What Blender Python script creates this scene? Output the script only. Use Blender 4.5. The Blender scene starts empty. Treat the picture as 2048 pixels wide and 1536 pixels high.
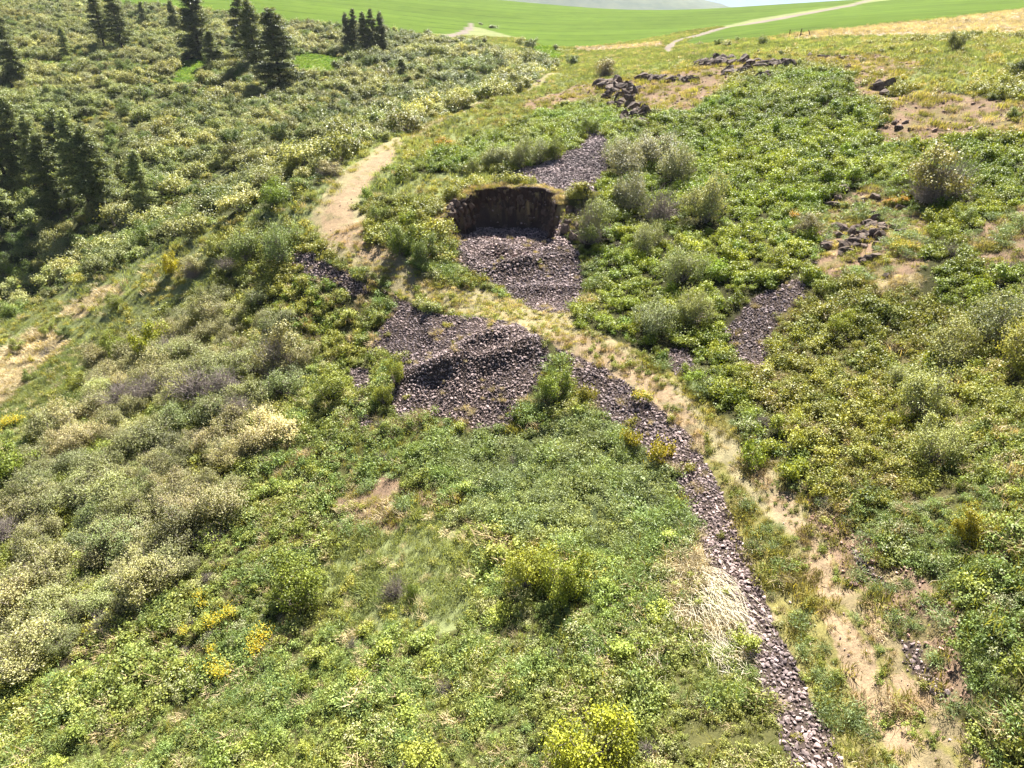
import bpy, math, random
import numpy as np
from mathutils import Vector, Matrix, Euler

random.seed(7)
RNG = np.random.default_rng(7)
C = bpy.context.scene
COL = C.collection

# ------------------------------------------------------------ camera
FPX = 1365.0                      # focal length in pixels of a 2048 px wide frame
PITCH = math.radians(29.0)
CP, SP = math.cos(PITCH), math.sin(PITCH)
cd = bpy.data.cameras.new("camera")
cam = bpy.data.objects.new("camera", cd)
COL.objects.link(cam)
cam.location = (0, 0, 0)
cam.rotation_euler = (math.radians(90) - PITCH, 0, 0)
cd.sensor_width = 36
cd.lens = 36 * FPX / 2048
cd.clip_start = 0.5
cd.clip_end = 12000
C.camera = cam

# ------------------------------------------------------------ sky, sun, exposure
SUN_AZ = math.radians(14)         # clockwise from +Y (the view direction): ahead, slightly right
SUN_EL = math.radians(47)
w = bpy.data.worlds.new("World")
C.world = w
w.use_nodes = True
nt = w.node_tree
nt.nodes.clear()
wo = nt.nodes.new("ShaderNodeOutputWorld")
bg = nt.nodes.new("ShaderNodeBackground")
sky = nt.nodes.new("ShaderNodeTexSky")
sky.sky_type = 'NISHITA'
sky.sun_disc = False
sky.sun_elevation = SUN_EL
sky.sun_rotation = SUN_AZ
sky.air_density = 0.4
sky.dust_density = 0.0
sky.ozone_density = 3.0
bg.inputs[1].default_value = 0.05
tintn = nt.nodes.new("ShaderNodeMix")       # a slightly bluer, clearer air than the model's default
tintn.data_type = 'RGBA'; tintn.blend_type = 'MULTIPLY'
tintn.inputs[0].default_value = 1.0
tintn.inputs[7].default_value = (0.94, 1.06, 1.38, 1)
gam = nt.nodes.new("ShaderNodeGamma")        # evens out the model's very bright horizon the same way all round
gam.inputs[1].default_value = 0.5
nt.links.new(sky.outputs[0], gam.inputs[0])
nt.links.new(gam.outputs[0], tintn.inputs[6])
nt.links.new(tintn.outputs[2], bg.inputs[0])
nt.links.new(bg.outputs[0], wo.inputs[0])
sd = bpy.data.lights.new("sun", 'SUN')
sd.energy = 5.0
sd.angle = math.radians(0.53)
sd.color = (1.0, 0.965, 0.915)
sun = bpy.data.objects.new("sun", sd)
COL.objects.link(sun)
sdir = Vector((math.sin(SUN_AZ) * math.cos(SUN_EL), math.cos(SUN_AZ) * math.cos(SUN_EL), math.sin(SUN_EL)))
sun.rotation_euler = sdir.to_track_quat('Z', 'Y').to_euler()
sun.location = sdir * 100
C.view_settings.view_transform = 'Standard'
C.view_settings.look = 'None'
C.view_settings.gamma = 1
C.view_settings.use_curve_mapping = False
C.view_settings.exposure = 2.08
C.cycles.max_bounces = 6
C.cycles.diffuse_bounces = 2
C.cycles.transmission_bounces = 4
C.cycles.volume_bounces = 0

# ------------------------------------------------------------ noise
def vnoise(x, y, seed=0):
    """value noise in [-1, 1]"""
    xi = np.floor(x).astype(np.int64); yi = np.floor(y).astype(np.int64)
    fx = x - xi; fy = y - yi
    fx = fx * fx * (3 - 2 * fx); fy = fy * fy * (3 - 2 * fy)
    def h(a, b):
        n = (a * 374761393 + b * 668265263 + seed * 974634777) & 0xFFFFFFFF
        n = ((n ^ (n >> 13)) * 1274126177) & 0xFFFFFFFF
        n = n ^ (n >> 16)
        return (n & 0xFFFF) / 32767.5 - 1
    return (h(xi, yi) * (1 - fx) + h(xi + 1, yi) * fx) * (1 - fy) + (h(xi, yi + 1) * (1 - fx) + h(xi + 1, yi + 1) * fx) * fy

def fbm(x, y, scale, octv=4, seed=0):
    s = 0; a = 1; tot = 0
    for i in range(octv):
        s = s + a * vnoise(x / scale * 2 ** i + 17.3 * i, y / scale * 2 ** i - 9.1 * i, seed + i)
        tot += a; a *= 0.5
    return s / tot

def sstep(a, b, x):
    t = np.clip((x - a) / (b - a), 0, 1)
    return t * t * (3 - 2 * t)

# ------------------------------------------------------------ terrain control points: where the ground stands along lines of sight
def ray(u, v):
    a = (np.asarray(u, float) - 1024) / FPX
    b = (np.asarray(v, float) - 768) / FPX
    return np.stack([a, CP - b * SP, -SP - b * CP], -1)

TRACK = [(1990, 1700, 17.2), (1880, 1536, 19.5), (1750, 1400, 22.5), (1640, 1200, 27), (1560, 1050, 31), (1490, 930, 35), (1400, 840, 39.5), (1320, 770, 43),
         (1200, 700, 48), (1090, 650, 52.5), (1000, 600, 57), (860, 560, 61), (740, 510, 65), (680, 460, 70), (680, 410, 76),
         (720, 360, 82), (770, 310, 90), (850, 265, 102), (950, 225, 116), (1080, 175, 142), (1200, 140, 168), (1340, 95, 215)]
CREST = [(-150, 745, 108), (0, 660, 100), (100, 600, 97), (200, 550, 93), (330, 495, 88), (480, 435, 82), (600, 405, 78), (650, 360, 82.5), (695, 325, 88),
         (765, 280, 96), (850, 240, 108), (950, 203, 121), (1080, 150, 150)]
CTRL = TRACK + CREST + [
 (1024, 1500, 24.5), (1300, 1500, 22.5), (1500, 1500, 21.3), (1300, 1200, 29), (1450, 1200, 27.6), (1200, 1000, 36), (1024, 1100, 34.5), (1024, 900, 43), (900, 1300, 30),
 (700, 1100, 39), (800, 1000, 41), (600, 1300, 34), (600, 900, 49), (600, 760, 57), (400, 1500, 30.5), (400, 1200, 39), (300, 900, 54),
 (100, 1300, 39), (100, 1100, 46), (0, 1500, 34), (100, 900, 57), (0, 800, 71), (100, 700, 81), (200, 750, 70.5), (300, 650, 75),
 (400, 560, 77), (500, 520, 75), (560, 620, 66), (450, 720, 63), (500, 850, 53.5), (700, 1500, 27), (650, 560, 65), (720, 640, 59.5), (620, 510, 69),
 (0, 570, 128), (100, 530, 122), (200, 480, 120), (350, 430, 118), (500, 380, 116), (600, 335, 117), (680, 285, 127), (800, 240, 143),
 (950, 195, 165), (1050, 155, 190),
 (0, 450, 141), (150, 400, 135), (300, 380, 131), (0, 350, 156), (200, 300, 155), (400, 250, 165), (600, 220, 166), (0, 200, 196),
 (200, 180, 200), (400, 160, 205), (600, 150, 205), (800, 150, 200), (950, 130, 215), (0, 100, 250), (200, 90, 255), (400, 70, 270),
 (600, 70, 270), (780, 90, 255), (900, 100, 250), (1000, 90, 265), (1100, 110, 250), (1120, 90, 275),
 (200, 0, 360), (400, 15, 340), (700, 30, 350), (900, 60, 320), (700, -6, 480), (950, 40, 400), (1150, 50, 380), (0, 20, 330),
 (950, -4, 620), (1150, 16, 640), (1350, 60, 330), (1350, 24, 560), (1500, 50, 270), (1500, 22, 430), (1450, 16, 560), (1600, 8, 560), (1700, 40, 230), (1700, 6, 430),
 (2000, 10, 300), (2000, -20, 500), (2000, 45, 190), (1600, 70, 170), (1800, 80, 140), (2000, 80, 120), (1350, 105, 185), (1450, 105, 145),
 (1250, 150, 140), (1200, 205, 118), (1100, 240, 106), (1000, 300, 91), (900, 330, 83), (830, 400, 76.5), (1000, 345, 80.5), (1150, 320, 80),
 (1250, 265, 86), (1350, 150, 116), (1350, 210, 98), (1400, 280, 82), (1350, 350, 74), (1500, 160, 100), (1550, 130, 112), (1500, 250, 82),
 (1600, 200, 86), (1500, 400, 64), (1400, 500, 57), (1650, 350, 65), (1650, 450, 57), (1300, 600, 52.5), (1400, 700, 46.5), (1500, 600, 49),
 (1500, 750, 42), (1600, 850, 36.5), (1750, 700, 41), (1850, 550, 45), (1850, 450, 52), (1850, 300, 66), (1800, 200, 80), (1750, 130, 105),
 (2000, 120, 95), (2000, 200, 74), (2000, 400, 52), (2000, 600, 40.5), (2000, 800, 32), (2000, 1000, 26.5), (2000, 1200, 22.5),
 (2000, 1400, 19.6), (1800, 1000, 29.5), (1800, 1200, 25), (1700, 900, 33.5), (2300, 400, 44), (2300, 900, 24), (2300, 1300, 17), (2300, 150, 70), (2300, 60, 110),
 (1190, 440, 66), (1230, 520, 59.5), (1130, 600, 57), (1010, 370, 73), (930, 380, 72.5), (1090, 371, 72), (1010, 364, 76), (900, 385, 74),
 (1000, 640, 53.8), (860, 622, 57.5), (930, 760, 50), (850, 720, 52.5), (780, 700, 55), (820, 830, 48.5), (950, 855, 45.3), (1080, 740, 48.2), (1010, 700, 50.3),
]
CTRL = np.array(CTRL, float)
CX = ray(CTRL[:, 0], CTRL[:, 1]) * CTRL[:, 2:3]
EXTRA = np.array([(0, -10, -22.5), (-40, -15, -33), (40, -10, -15), (0, -60, -24), (-90, 0, -42), (-90, 40, -41), (90, 0, -8), (100, 60, -6), (-200, 100, -30), (-300, 300, 0),
                  (0, 1500, -45), (-900, 1300, -10), (900, 1300, -25), (-1500, 0, 5), (1500, 0, 5), (-1500, 4000, -60), (1500, 4000, -60), (0, 7000, -60), (0, -600, -20),
                  (400, 400, 8), (500, 200, 8), (150, 780, -18), (330, 780, -8), (-50, 760, 3), (-400, 600, 12)])
PX = np.vstack([CX, EXTRA])
def _phi(dx, dy):
    return np.sqrt(dx * dx + dy * dy + 9.0)
_n = len(PX)
_A = np.zeros((_n + 3, _n + 3))
_A[:_n, :_n] = _phi(PX[:, None, 0] - PX[None, :, 0], PX[:, None, 1] - PX[None, :, 1]) - 0.35 * np.eye(_n)
_A[:_n, _n] = _A[_n, :_n] = 1
_A[:_n, _n + 1] = _A[_n + 1, :_n] = PX[:, 0]
_A[:_n, _n + 2] = _A[_n + 2, :_n] = PX[:, 1]
_W = np.linalg.solve(_A, np.concatenate([PX[:, 2], [0, 0, 0]]))

def h_base(x, y):
    x = np.asarray(x, float); y = np.asarray(y, float)
    sh = x.shape
    x = x.ravel(); y = y.ravel()
    out = np.empty(x.shape)
    for i in range(0, len(x), 40000):
        a = x[i:i + 40000, None]; b = y[i:i + 40000, None]
        out[i:i + 40000] = _phi(a - PX[None, :, 0], b - PX[None, :, 1]) @ _W[:_n] + _W[_n] + _W[_n + 1] * a[:, 0] + _W[_n + 2] * b[:, 0]
    return out.reshape(sh)

# quarry bowl: an ellipse open towards the track
QX, QY, QRX, QRY = -0.8, 68.0, 5.5, 5.4
def pit_d(x, y):
    dx = (x - QX) / QRX; dy = (y - QY) / QRY
    dy = np.where(dy < 0, dy * 0.62, dy)
    a = np.arctan2(dy, dx)
    return np.sqrt(dx * dx + dy * dy) * (1 + 0.035 * np.sin(5 * a + 1) + 0.03 * np.sin(11 * a) + 0.015 * np.sin(23 * a))

def px2w(u, v, t):
    p = ray(u, v) * t
    return p[0], p[1]

MOUNDS = []   # (x, y, radius x, radius y, rotation, height)
def add_mound(u, v, t, rx, ry, rot, h):
    x, y = px2w(u, v, t)
    MOUNDS.append((x, y, rx, ry, rot, h))
add_mound(960, 690, 51, 3.0, 1.0, 0.2, 0.75)
add_mound(880, 735, 50.5, 3.6, 0.8, -0.25, 0.7)
add_mound(1030, 705, 49.5, 3.2, 0.8, 0.35, 0.6)
add_mound(930, 790, 48.5, 1.6, 2.6, 0.1, 0.7)
add_mound(940, 725, 50.8, 5.0, 2.6, 0.0, 0.7)
add_mound(860, 660, 56, 0.7, 2.5, 0.1, 0.5)
add_mound(1010, 790, 47.3, 1.3, 2.6, 0.0, 0.55)
add_mound(1000, 480, 66.5, 1.6, 1.4, 0, 1.0)
add_mound(1040, 545, 62, 3, 0.8, 0.1, 0.5)
add_mound(1090, 585, 58.5, 3, 0.7, -0.1, 0.4)
add_mound(1170, 400, 68.5, 1.5, 1.3, 0.2, 1.6)
add_mound(800, 440, 73.5, 2.6, 1.2, -0.2, 1.2)

def h_shape(x, y):
    z = h_base(x, y)
    d = pit_d(x, y)
    near = (np.abs(x - QX) < 12) & (np.abs(y - QY) < 22)
    floor = -21.1 + 0.04 * (y - 72) + 0.25 * np.abs(x - QX) / 3
    k = 1 - sstep(0.92, 1.03, d)
    k = np.where(near, k, 0)
    z = z * (1 - k) + np.minimum(z, floor) * k
    for (mx, my, rx, ry, r, hh) in MOUNDS:
        c, s = math.cos(r), math.sin(r)
        dx = x - mx; dy = y - my
        a = (dx * c + dy * s) / rx; b = (-dx * s + dy * c) / ry
        z = z + hh * np.exp(-(a * a + b * b))
    return z

def height(x, y):
    x = np.asarray(x, float); y = np.asarray(y, float)
    z = h_shape(x, y)
    r = np.sqrt(x * x + y * y)
    amp = np.clip(1 - (r - 180) / 120, 0, 1)
    z = z + amp * (0.35 * fbm(x, y, 7.0, 3, 3) + 0.10 * fbm(x, y, 1.3, 2, 9))
    return z

def cast(u, v, tmin=8.0, tmax=1500.0, n=500):
    """first meeting of lines of sight with the ground"""
    u = np.atleast_1d(np.asarray(u, float)); v = np.atleast_1d(np.asarray(v, float))
    D = ray(u, v)
    T = np.geomspace(tmin, tmax, n)
    P = D[:, None, :] * T[None, :, None]
    g = P[..., 2] - h_shape(P[..., 0], P[..., 1])
    cross = (g[:, :-1] > 0) & (g[:, 1:] <= 0)
    has = cross.any(1)
    i = np.where(has, cross.argmax(1), np.abs(g).argmin(1).clip(0, n - 2))
    k = np.arange(len(u))
    g0, g1 = g[k, i], g[k, i + 1]
    f = np.where(has, g0 / np.where(np.abs(g0 - g1) < 1e-9, 1, g0 - g1), 0)
    t = T[i] * (1 - f) + T[i + 1] * f
    return D * t[:, None], t, has

# ------------------------------------------------------------ land cover: outlines on the ground
def outline(pts, tmin=8.0, tmax=1500.0):
    r = np.zeros((len(pts), 2))
    idx = [i for i, p in enumerate(pts) if len(p) == 2]
    if idx:
        P, _, _ = cast([pts[i][0] for i in idx], [pts[i][1] for i in idx], tmin, tmax)
        r[idx] = P[:, :2]
    for i, p in enumerate(pts):
        if len(p) == 3:
            r[i] = px2w(*p)
    return r

def inside(poly, x, y):
    res = np.zeros(x.shape, bool)
    n = len(poly)
    m = (x >= poly[:, 0].min()) & (x <= poly[:, 0].max()) & (y >= poly[:, 1].min()) & (y <= poly[:, 1].max())
    xs, ys = x[m], y[m]
    r = np.zeros(xs.shape, bool)
    for i in range(n):
        x0, y0 = poly[i]; x1, y1 = poly[(i + 1) % n]
        c = (y0 > ys) != (y1 > ys)
        r ^= c & (xs < (x1 - x0) * (ys - y0) / (y1 - y0 + 1e-12) + x0)
    res[m] = r
    return res

(HERB, VALLEY, FIELD, DRY, GRASS, HILL, OLIVE, ROCK, SOIL, DIRT, THICK, ROAD, TAN, MEADOW, DARKROCK, BLUE, REED, STRIP, EDGE, LEDGE) = range(20)
ZN = [ # (zone, outline, nearest, farthest, edge wander in metres)
 # the hillside above the track
 (HILL, [(1130, 640), (1230, 560), (1160, 500), (1180, 420), (1120, 340), (960, 330), (900, 370), (740, 400), (730, 370), (800, 310), (1000, 235), (1150, 205), (1300, 240), (1420, 200), (1560, 140), (1690, 150), (1760, 250), (2250, 290), (2400, 700), (2400, 1800), (1950, 1800), (1800, 1300), (1600, 960), (1440, 800), (1300, 720)], 8, 130, 0.8),
 (OLIVE, [(1470, 700), (1590, 560), (1780, 560), (1900, 640), (2300, 700), (2400, 1300), (2000, 1200), (1830, 1150), (1640, 1000), (1530, 870)], 8, 80, 1.5),
 # crest of the spur and its grass
 (GRASS, CREST[:13] + [(1200, 120, 185), (1330, 92, 215), (1400, 110), (1500, 140), (1420, 185), (1290, 215), (1160, 190), (1060, 235), (940, 290), (830, 330), (760, 370), (720, 420), (740, 480),
          (860, 545), (1000, 590), (1100, 640), (1010, 650), (880, 610), (760, 560), (640, 500), (580, 480), (500, 470), (430, 490), (340, 560), (250, 640), (120, 690), (100, 780), (0, 850), (-120, 900)], 8, 230, 0.8),
 (GRASS, [(740, 365), (860, 350), (920, 345), (1110, 350), (1110, 372), (960, 366), (900, 385), (820, 410), (740, 410)], 60, 110, 0.3),
 (TAN, [(-60, 780), (0, 700), (60, 665), (120, 655), (130, 690), (60, 760), (10, 830)], 50, 100, 0.8),
 (TAN, [(120, 620), (200, 575), (260, 560), (250, 590), (150, 645)], 50, 100, 0.6),
 (GRASS, [(1200, 170), (1420, 110), (1460, 100), (2100, 75), (2400, 60), (2400, 220), (1950, 200), (1840, 215), (1700, 130), (1500, 150), (1300, 190)], 80, 260, 0.8),
 # the draw beyond the spur
 (VALLEY, CREST + [(1120, 100, 262), (1070, 92, 268), (1000, 78, 275), (930, 70, 285), (880, 75, 282), (780, 72, 290), (690, 52, 300), (600, 45, 302), (460, 28, 315), (380, 22, 325), (260, 8, 340), (100, -8, 370), (-300, -12, 380), (-700, 600, 150)], 8, 500, 1.0),
 (MEADOW, [(1045, 95), (1100, 88), (1130, 110), (1110, 128), (1075, 122)], 180, 400, 1),
 (MEADOW, [(580, 115), (640, 108), (690, 120), (690, 140), (650, 150), (600, 152), (572, 138)], 150, 400, 3),
 (MEADOW, [(335, 125), (370, 118), (425, 122), (400, 140), (372, 172), (345, 165), (350, 145)], 150, 400, 2.5),
 (MEADOW, [(10, 118), (140, 120), (140, 132), (60, 124), (20, 130)], 150, 400, 2),
 (GRASS, [(935, 60), (1000, 75), (1085, 110), (1040, 120), (950, 85), (880, 80), (860, 72)], 180, 400, 1),
 # fields
 (FIELD, [(-300, -14, 385), (100, -9, 372), (260, 6, 342), (380, 20, 327), (460, 26, 317), (600, 42, 304), (690, 50, 302), (780, 66, 292), (900, 66, 300), (930, 56, 320), (940, 48, 345), (965, 52, 338), (1085, 88, 272), (1180, 92, 262), (1320, 78, 270), (1345, 72, 275), (1500, 40), (1700, 8), (1760, -2, 520), (1500, -5, 900), (1000, -2, 1100), (0, 0, 1000), (-600, 0, 700)], 180, 2000, 0),
 (FIELD, [(1370, 84), (1400, 70), (1480, 50), (1600, 28), (1740, 6, 420), (1800, -4, 440), (2100, -30, 400), (2400, -40, 300), (2400, 0, 200), (2048, 18), (1900, 36), (1800, 44), (1700, 58), (1640, 62), (1540, 76), (1440, 84), (1390, 92)], 100, 900, 0),
 (DRY, [(1560, 76), (1640, 64), (1800, 46), (1900, 38), (2048, 19), (2400, 5), (2400, 70), (2048, 74), (1900, 74), (1800, 72), (1690, 72), (1620, 80)], 80, 400, 0.3),
 (DRY, [(1150, 93), (1200, 92), (1320, 84), (1330, 92), (1200, 102), (1150, 98)], 150, 320, 0.5),
 (ROAD, [(1326, 98), (1332, 90), (1352, 80), (1400, 67.5), (1500, 45.5), (1600, 27.5), (1700, 10), (1745, 1, 480), (1755, 2, 470), (1710, 11.5), (1610, 29.5), (1510, 47.5), (1410, 69.5), (1370, 79), (1352, 88), (1346, 98), (1344, 106), (1334, 106)], 100, 900, 0),
 (ROAD, [(870, 72), (905, 68), (932, 58), (936, 46), (944, 46), (946, 58), (930, 70), (905, 76)], 150, 500, 0),
 # left thicket
 (THICK, [(-100, 1320), (-100, 950), (20, 930), (90, 870), (170, 800), (210, 700), (290, 640), (400, 610), (470, 590), (600, 640), (610, 760), (560, 850), (520, 900), (480, 960), (440, 1060), (330, 1200), (200, 1270), (60, 1380), (-100, 1450)], 8, 100, 1.0),
 (EDGE, [(430, 500), (620, 520), (750, 600), (760, 700), (700, 760), (620, 720), (600, 640), (470, 590)], 8, 100, 1.0),
 (GRASS, [(330, 560), (420, 500), (470, 540), (400, 600), (290, 640), (210, 700), (160, 780), (80, 860), (0, 900), (0, 820), (120, 700), (250, 620)], 8, 100, 0.8),
 (BLUE, [(860, 900), (1010, 850), (1180, 800), (1260, 860), (1370, 930), (1380, 1050), (1250, 1100), (1000, 1040), (900, 960)], 8, 60, 1.5),
 (SOIL, [(670, 1010), (760, 955), (830, 985), (860, 1030), (800, 1090), (700, 1070)], 8, 60, 1.2),
 (GRASS, [(680, 1070), (860, 1040), (980, 1080), (960, 1200), (850, 1270), (720, 1240), (620, 1160)], 8, 60, 1.5),
 (TAN, [(1370, 1090), (1410, 1080), (1450, 1160), (1485, 1250), (1480, 1320), (1440, 1310), (1390, 1220), (1350, 1180)], 8, 60, 1.4),
 # bare and rocky places on the hillside
 (SOIL, [(1770, 200), (1830, 180), (1930, 185), (2060, 205), (2300, 220), (2300, 300), (2060, 275), (1900, 270), (1840, 300), (1770, 285)], 40, 130, 1.0),
 (SOIL, [(1560, 115), (1760, 110), (1860, 125), (1800, 160), (1740, 210), (1700, 190), (1690, 145)], 60, 160, 1.2),
 (SOIL, [(1630, 475), (1665, 405), (1730, 375), (1800, 400), (1860, 440), (1870, 520), (1810, 560), (1730, 585), (1650, 530)], 30, 90, 0.7),
 (SOIL, [(1930, 480), (2060, 400), (2300, 360), (2300, 470), (2060, 510), (1940, 530)], 30, 90, 0.6),
 (SOIL, [(1020, 215), (1150, 170), (1240, 160), (1330, 150), (1500, 118), (1560, 120), (1440, 175), (1390, 225), (1290, 235), (1200, 190), (1080, 225)], 60, 190, 0.8),
 (SOIL, [(1600, 1010), (1690, 1040), (1800, 1170), (1880, 1300), (1880, 1380), (1800, 1300), (1700, 1160), (1620, 1060)], 8, 60, 0.7),
 (TAN, [(1740, 570), (1830, 550), (1840, 580), (1760, 590)], 20, 70, 0.6),
 (HERB, [(1690, 960), (1850, 1010), (2400, 1020), (2400, 1900), (1950, 1900), (1860, 1400), (1800, 1200), (1700, 1060)], 8, 60, 1.5),
 # track and what lies beside it
 (STRIP, [(1880, 1640), (1990, 1640), (1900, 1440), (1740, 1200), (1640, 1050), (1540, 920), (1420, 800), (1330, 720), (1200, 670), (1090, 630), (1020, 625), (1060, 665), (1150, 700), (1260, 790), (1370, 880), (1430, 960), (1480, 1100), (1560, 1300), (1640, 1480), (1720, 1640)], 8, 80, 0.4),
 (SOIL, [(1600, 985), (1690, 1010), (1810, 1130), (1910, 1260), (1950, 1400), (1880, 1430), (1790, 1290), (1700, 1160), (1620, 1060)], 8, 60, 0.5),
 (REED, [(1200, 135, 172), (1080, 172, 144), (950, 222, 118), (850, 262, 103), (790, 300), (735, 355), (715, 400), (740, 480), (860, 548), (1000, 585), (1110, 638), (1250, 690), (1350, 760), (1420, 850), (1400, 900), (1330, 820), (1230, 740), (1090, 680), (1000, 640), (870, 610), (740, 560), (650, 500), (625, 440), (650, 380), (700, 335), (760, 292), (845, 252, 106), (945, 213, 120), (1075, 165, 147)], 8, 240, 0.4),
 (REED, [(1385, 870), (1440, 850), (1590, 1000), (1650, 1090), (1600, 1110), (1480, 975)], 8, 80, 0.5),
 (DIRT, [(2030, 1700), (1880, 1500), (1755, 1330), (1650, 1190), (1555, 1040), (1495, 940), (1512, 925), (1585, 1010), (1682, 1150), (1810, 1340), (1950, 1520), (2120, 1700)], 8, 80, 0.5),
 (DIRT, [(1860, 1660), (1755, 1490), (1675, 1350), (1620, 1230), (1650, 1220), (1735, 1330), (1860, 1500), (1970, 1660)], 8, 80, 0.55),
 (DIRT, [(1080, 648), (1200, 680), (1310, 742), (1372, 800), (1402, 860), (1408, 905), (1375, 880), (1285, 795), (1180, 728), (1100, 685)], 20, 80, 0.3),
 (REED, [(1000, 598), (1090, 606), (1165, 650), (1130, 668), (1040, 640), (985, 622)], 20, 80, 0.5),
 (DIRT, [(800, 296), (785, 325), (752, 352), (735, 378), (705, 402), (712, 430), (728, 470), (800, 522), (740, 520), (655, 480), (642, 440), (660, 405), (690, 372), (722, 335), (760, 305)], 40, 120, 0.3),
 (ROCK, [(1110, 692), (1200, 728), (1300, 795), (1380, 870), (1428, 950), (1474, 1060), (1512, 1150), (1552, 1270), (1604, 1350), (1655, 1450), (1705, 1600), (1600, 1600), (1545, 1440), (1488, 1290), (1428, 1160), (1388, 1040), (1345, 940), (1250, 872), (1185, 800), (1120, 740)], 8, 80, 0.12),
 (ROCK, [(1690, 1095), (1720, 1110), (1770, 1160), (1760, 1180)], 8, 80, 0.2),
 (ROCK, [(1780, 1280), (1830, 1290), (1890, 1380), (1870, 1400)], 8, 80, 0.3),
 (ROCK, [(788, 585), (860, 618), (940, 632), (1035, 650), (1088, 688), (1100, 735), (1050, 795), (1010, 855), (950, 862), (880, 840), (792, 828), (780, 770), (800, 715), (738, 705), (752, 660), (780, 625)], 20, 80, 0.25),
 (ROCK, [(705, 740), (745, 735), (750, 790), (710, 800)], 20, 80, 0.3),
 (ROCK, [(715, 835), (745, 840), (745, 860), (715, 860)], 20, 80, 0.2),
 (ROCK, [(585, 495), (640, 520), (700, 545), (735, 590), (700, 590), (640, 560), (590, 530)], 30, 80, 0.4),
 (ROCK, [(930, 400), (1000, 440), (1100, 400), (1128, 455), (1168, 520), (1168, 585), (1135, 632), (1060, 622), (1000, 570), (925, 535), (908, 490), (935, 465), (925, 445), (890, 440), (900, 405)], 30, 85, 0.25),
 (DARKROCK, [(970, 352), (1080, 330), (1160, 290), (1190, 260), (1215, 275), (1210, 350), (1180, 380), (1140, 385), (1115, 440), (1098, 430), (1105, 385), (1060, 360)], 55, 110, 0.4),
 (ROCK, [(1445, 655), (1510, 592), (1605, 548), (1612, 590), (1562, 625), (1552, 690), (1528, 745), (1485, 715)], 20, 80, 0.2),
 (ROCK, [(1330, 692), (1375, 692), (1398, 742), (1350, 745)], 20, 80, 0.2),
]
ZP = [(z, outline(p, a, b), wv) for (z, p, a, b, wv) in ZN]

def zone(x, y):
    x = np.asarray(x, float); y = np.asarray(y, float)
    wx = fbm(x, y, 2.5, 3, 40); wy = fbm(x, y, 2.5, 3, 50)
    z = np.zeros(x.shape, int)
    z[:] = HERB
    z[y > 150] = GRASS
    for (k, poly, wv) in ZP:
        z[inside(poly, x + wx * wv * 1.6, y + wy * wv * 1.6)] = k
    d = pit_d(x, y)
    z[(d < 1.0) & (y > 58) & (y < 76)] = ROCK
    z[(d >= 1.0) & (d < 1.25) & (y > 66) & (y < 80) & (x < 5.5)] = LEDGE
    return z

# ------------------------------------------------------------ object and mesh helpers
def tag(o, label=None, cat=None, group=None, kind=None):
    if label: o["label"] = label
    if cat: o["category"] = cat
    if group: o["group"] = group
    if kind: o["kind"] = kind
    return o

def link(o, parent=None):
    COL.objects.link(o)
    if parent is not None: o.parent = parent
    return o

def empty(name, loc):
    o = bpy.data.objects.new(name, None)
    o.empty_display_size = 0.3
    o.location = loc
    return link(o)

def build_mesh(name, verts, faces, mats, mi=None, rnd=None, smooth=False):
    """verts (n,3), faces (m,k) of one size k, or a list of such arrays"""
    me = bpy.data.meshes.new(name)
    fl = faces if isinstance(faces, list) else [faces]
    fl = [np.asarray(f, np.int32) for f in fl if len(f)]
    nv = len(verts)
    me.vertices.add(nv)
    me.vertices.foreach_set("co", np.asarray(verts, np.float32).ravel())
    loops = np.concatenate([f.ravel() for f in fl])
    sizes = np.concatenate([np.full(len(f), f.shape[1], np.int32) for f in fl])
    starts = np.concatenate([[0], np.cumsum(sizes)[:-1]]).astype(np.int32)
    me.loops.add(len(loops))
    me.loops.foreach_set("vertex_index", loops)
    me.polygons.add(len(sizes))
    me.polygons.foreach_set("loop_start", starts)
    me.polygons.foreach_set("loop_total", sizes)
    if mi is not None:
        me.polygons.foreach_set("material_index", np.asarray(mi, np.int32))
    if smooth:
        me.polygons.foreach_set("use_smooth", np.ones(len(sizes), bool))
    for m in mats: me.materials.append(m)
    if rnd is not None:
        a = me.attributes.new("rnd", 'FLOAT', 'FACE')
        a.data.foreach_set("value", np.asarray(rnd, np.float32))
    me.update(calc_edges=True)
    return me

# ------------------------------------------------------------ materials
def new_mat(name):
    m = bpy.data.materials.new(name)
    m.use_nodes = True
    n = m.node_tree
    n.nodes.clear()
    out = n.nodes.new("ShaderNodeOutputMaterial")
    return m, n, out

def N(n, t, **kw):
    x = n.nodes.new(t)
    for k, v in kw.items(): setattr(x, k, v)
    return x

def mixcol(n, a, b, f, mode='MIX'):
    m = N(n, "ShaderNodeMix", data_type='RGBA', blend_type=mode)
    for s, val in ((m.inputs[0], f), (m.inputs[6], a), (m.inputs[7], b)):
        if hasattr(val, 'type') or hasattr(val, 'links'): n.links.new(val, s)
        else: s.default_value = val if not isinstance(val, tuple) or len(val) != 3 else (*val, 1)
    return m.outputs[2]

def ramp(n, fac, stops):
    r = N(n, "ShaderNodeValToRGB")
    r.color_ramp.elements[0].position = stops[0][0]; r.color_ramp.elements[0].color = (*stops[0][1], 1)
    r.color_ramp.elements[1].position = stops[-1][0]; r.color_ramp.elements[1].color = (*stops[-1][1], 1)
    for p, c in stops[1:-1]:
        e = r.color_ramp.elements.new(p); e.color = (*c, 1)
    n.links.new(fac, r.inputs[0])
    return r.outputs[0]

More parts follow.
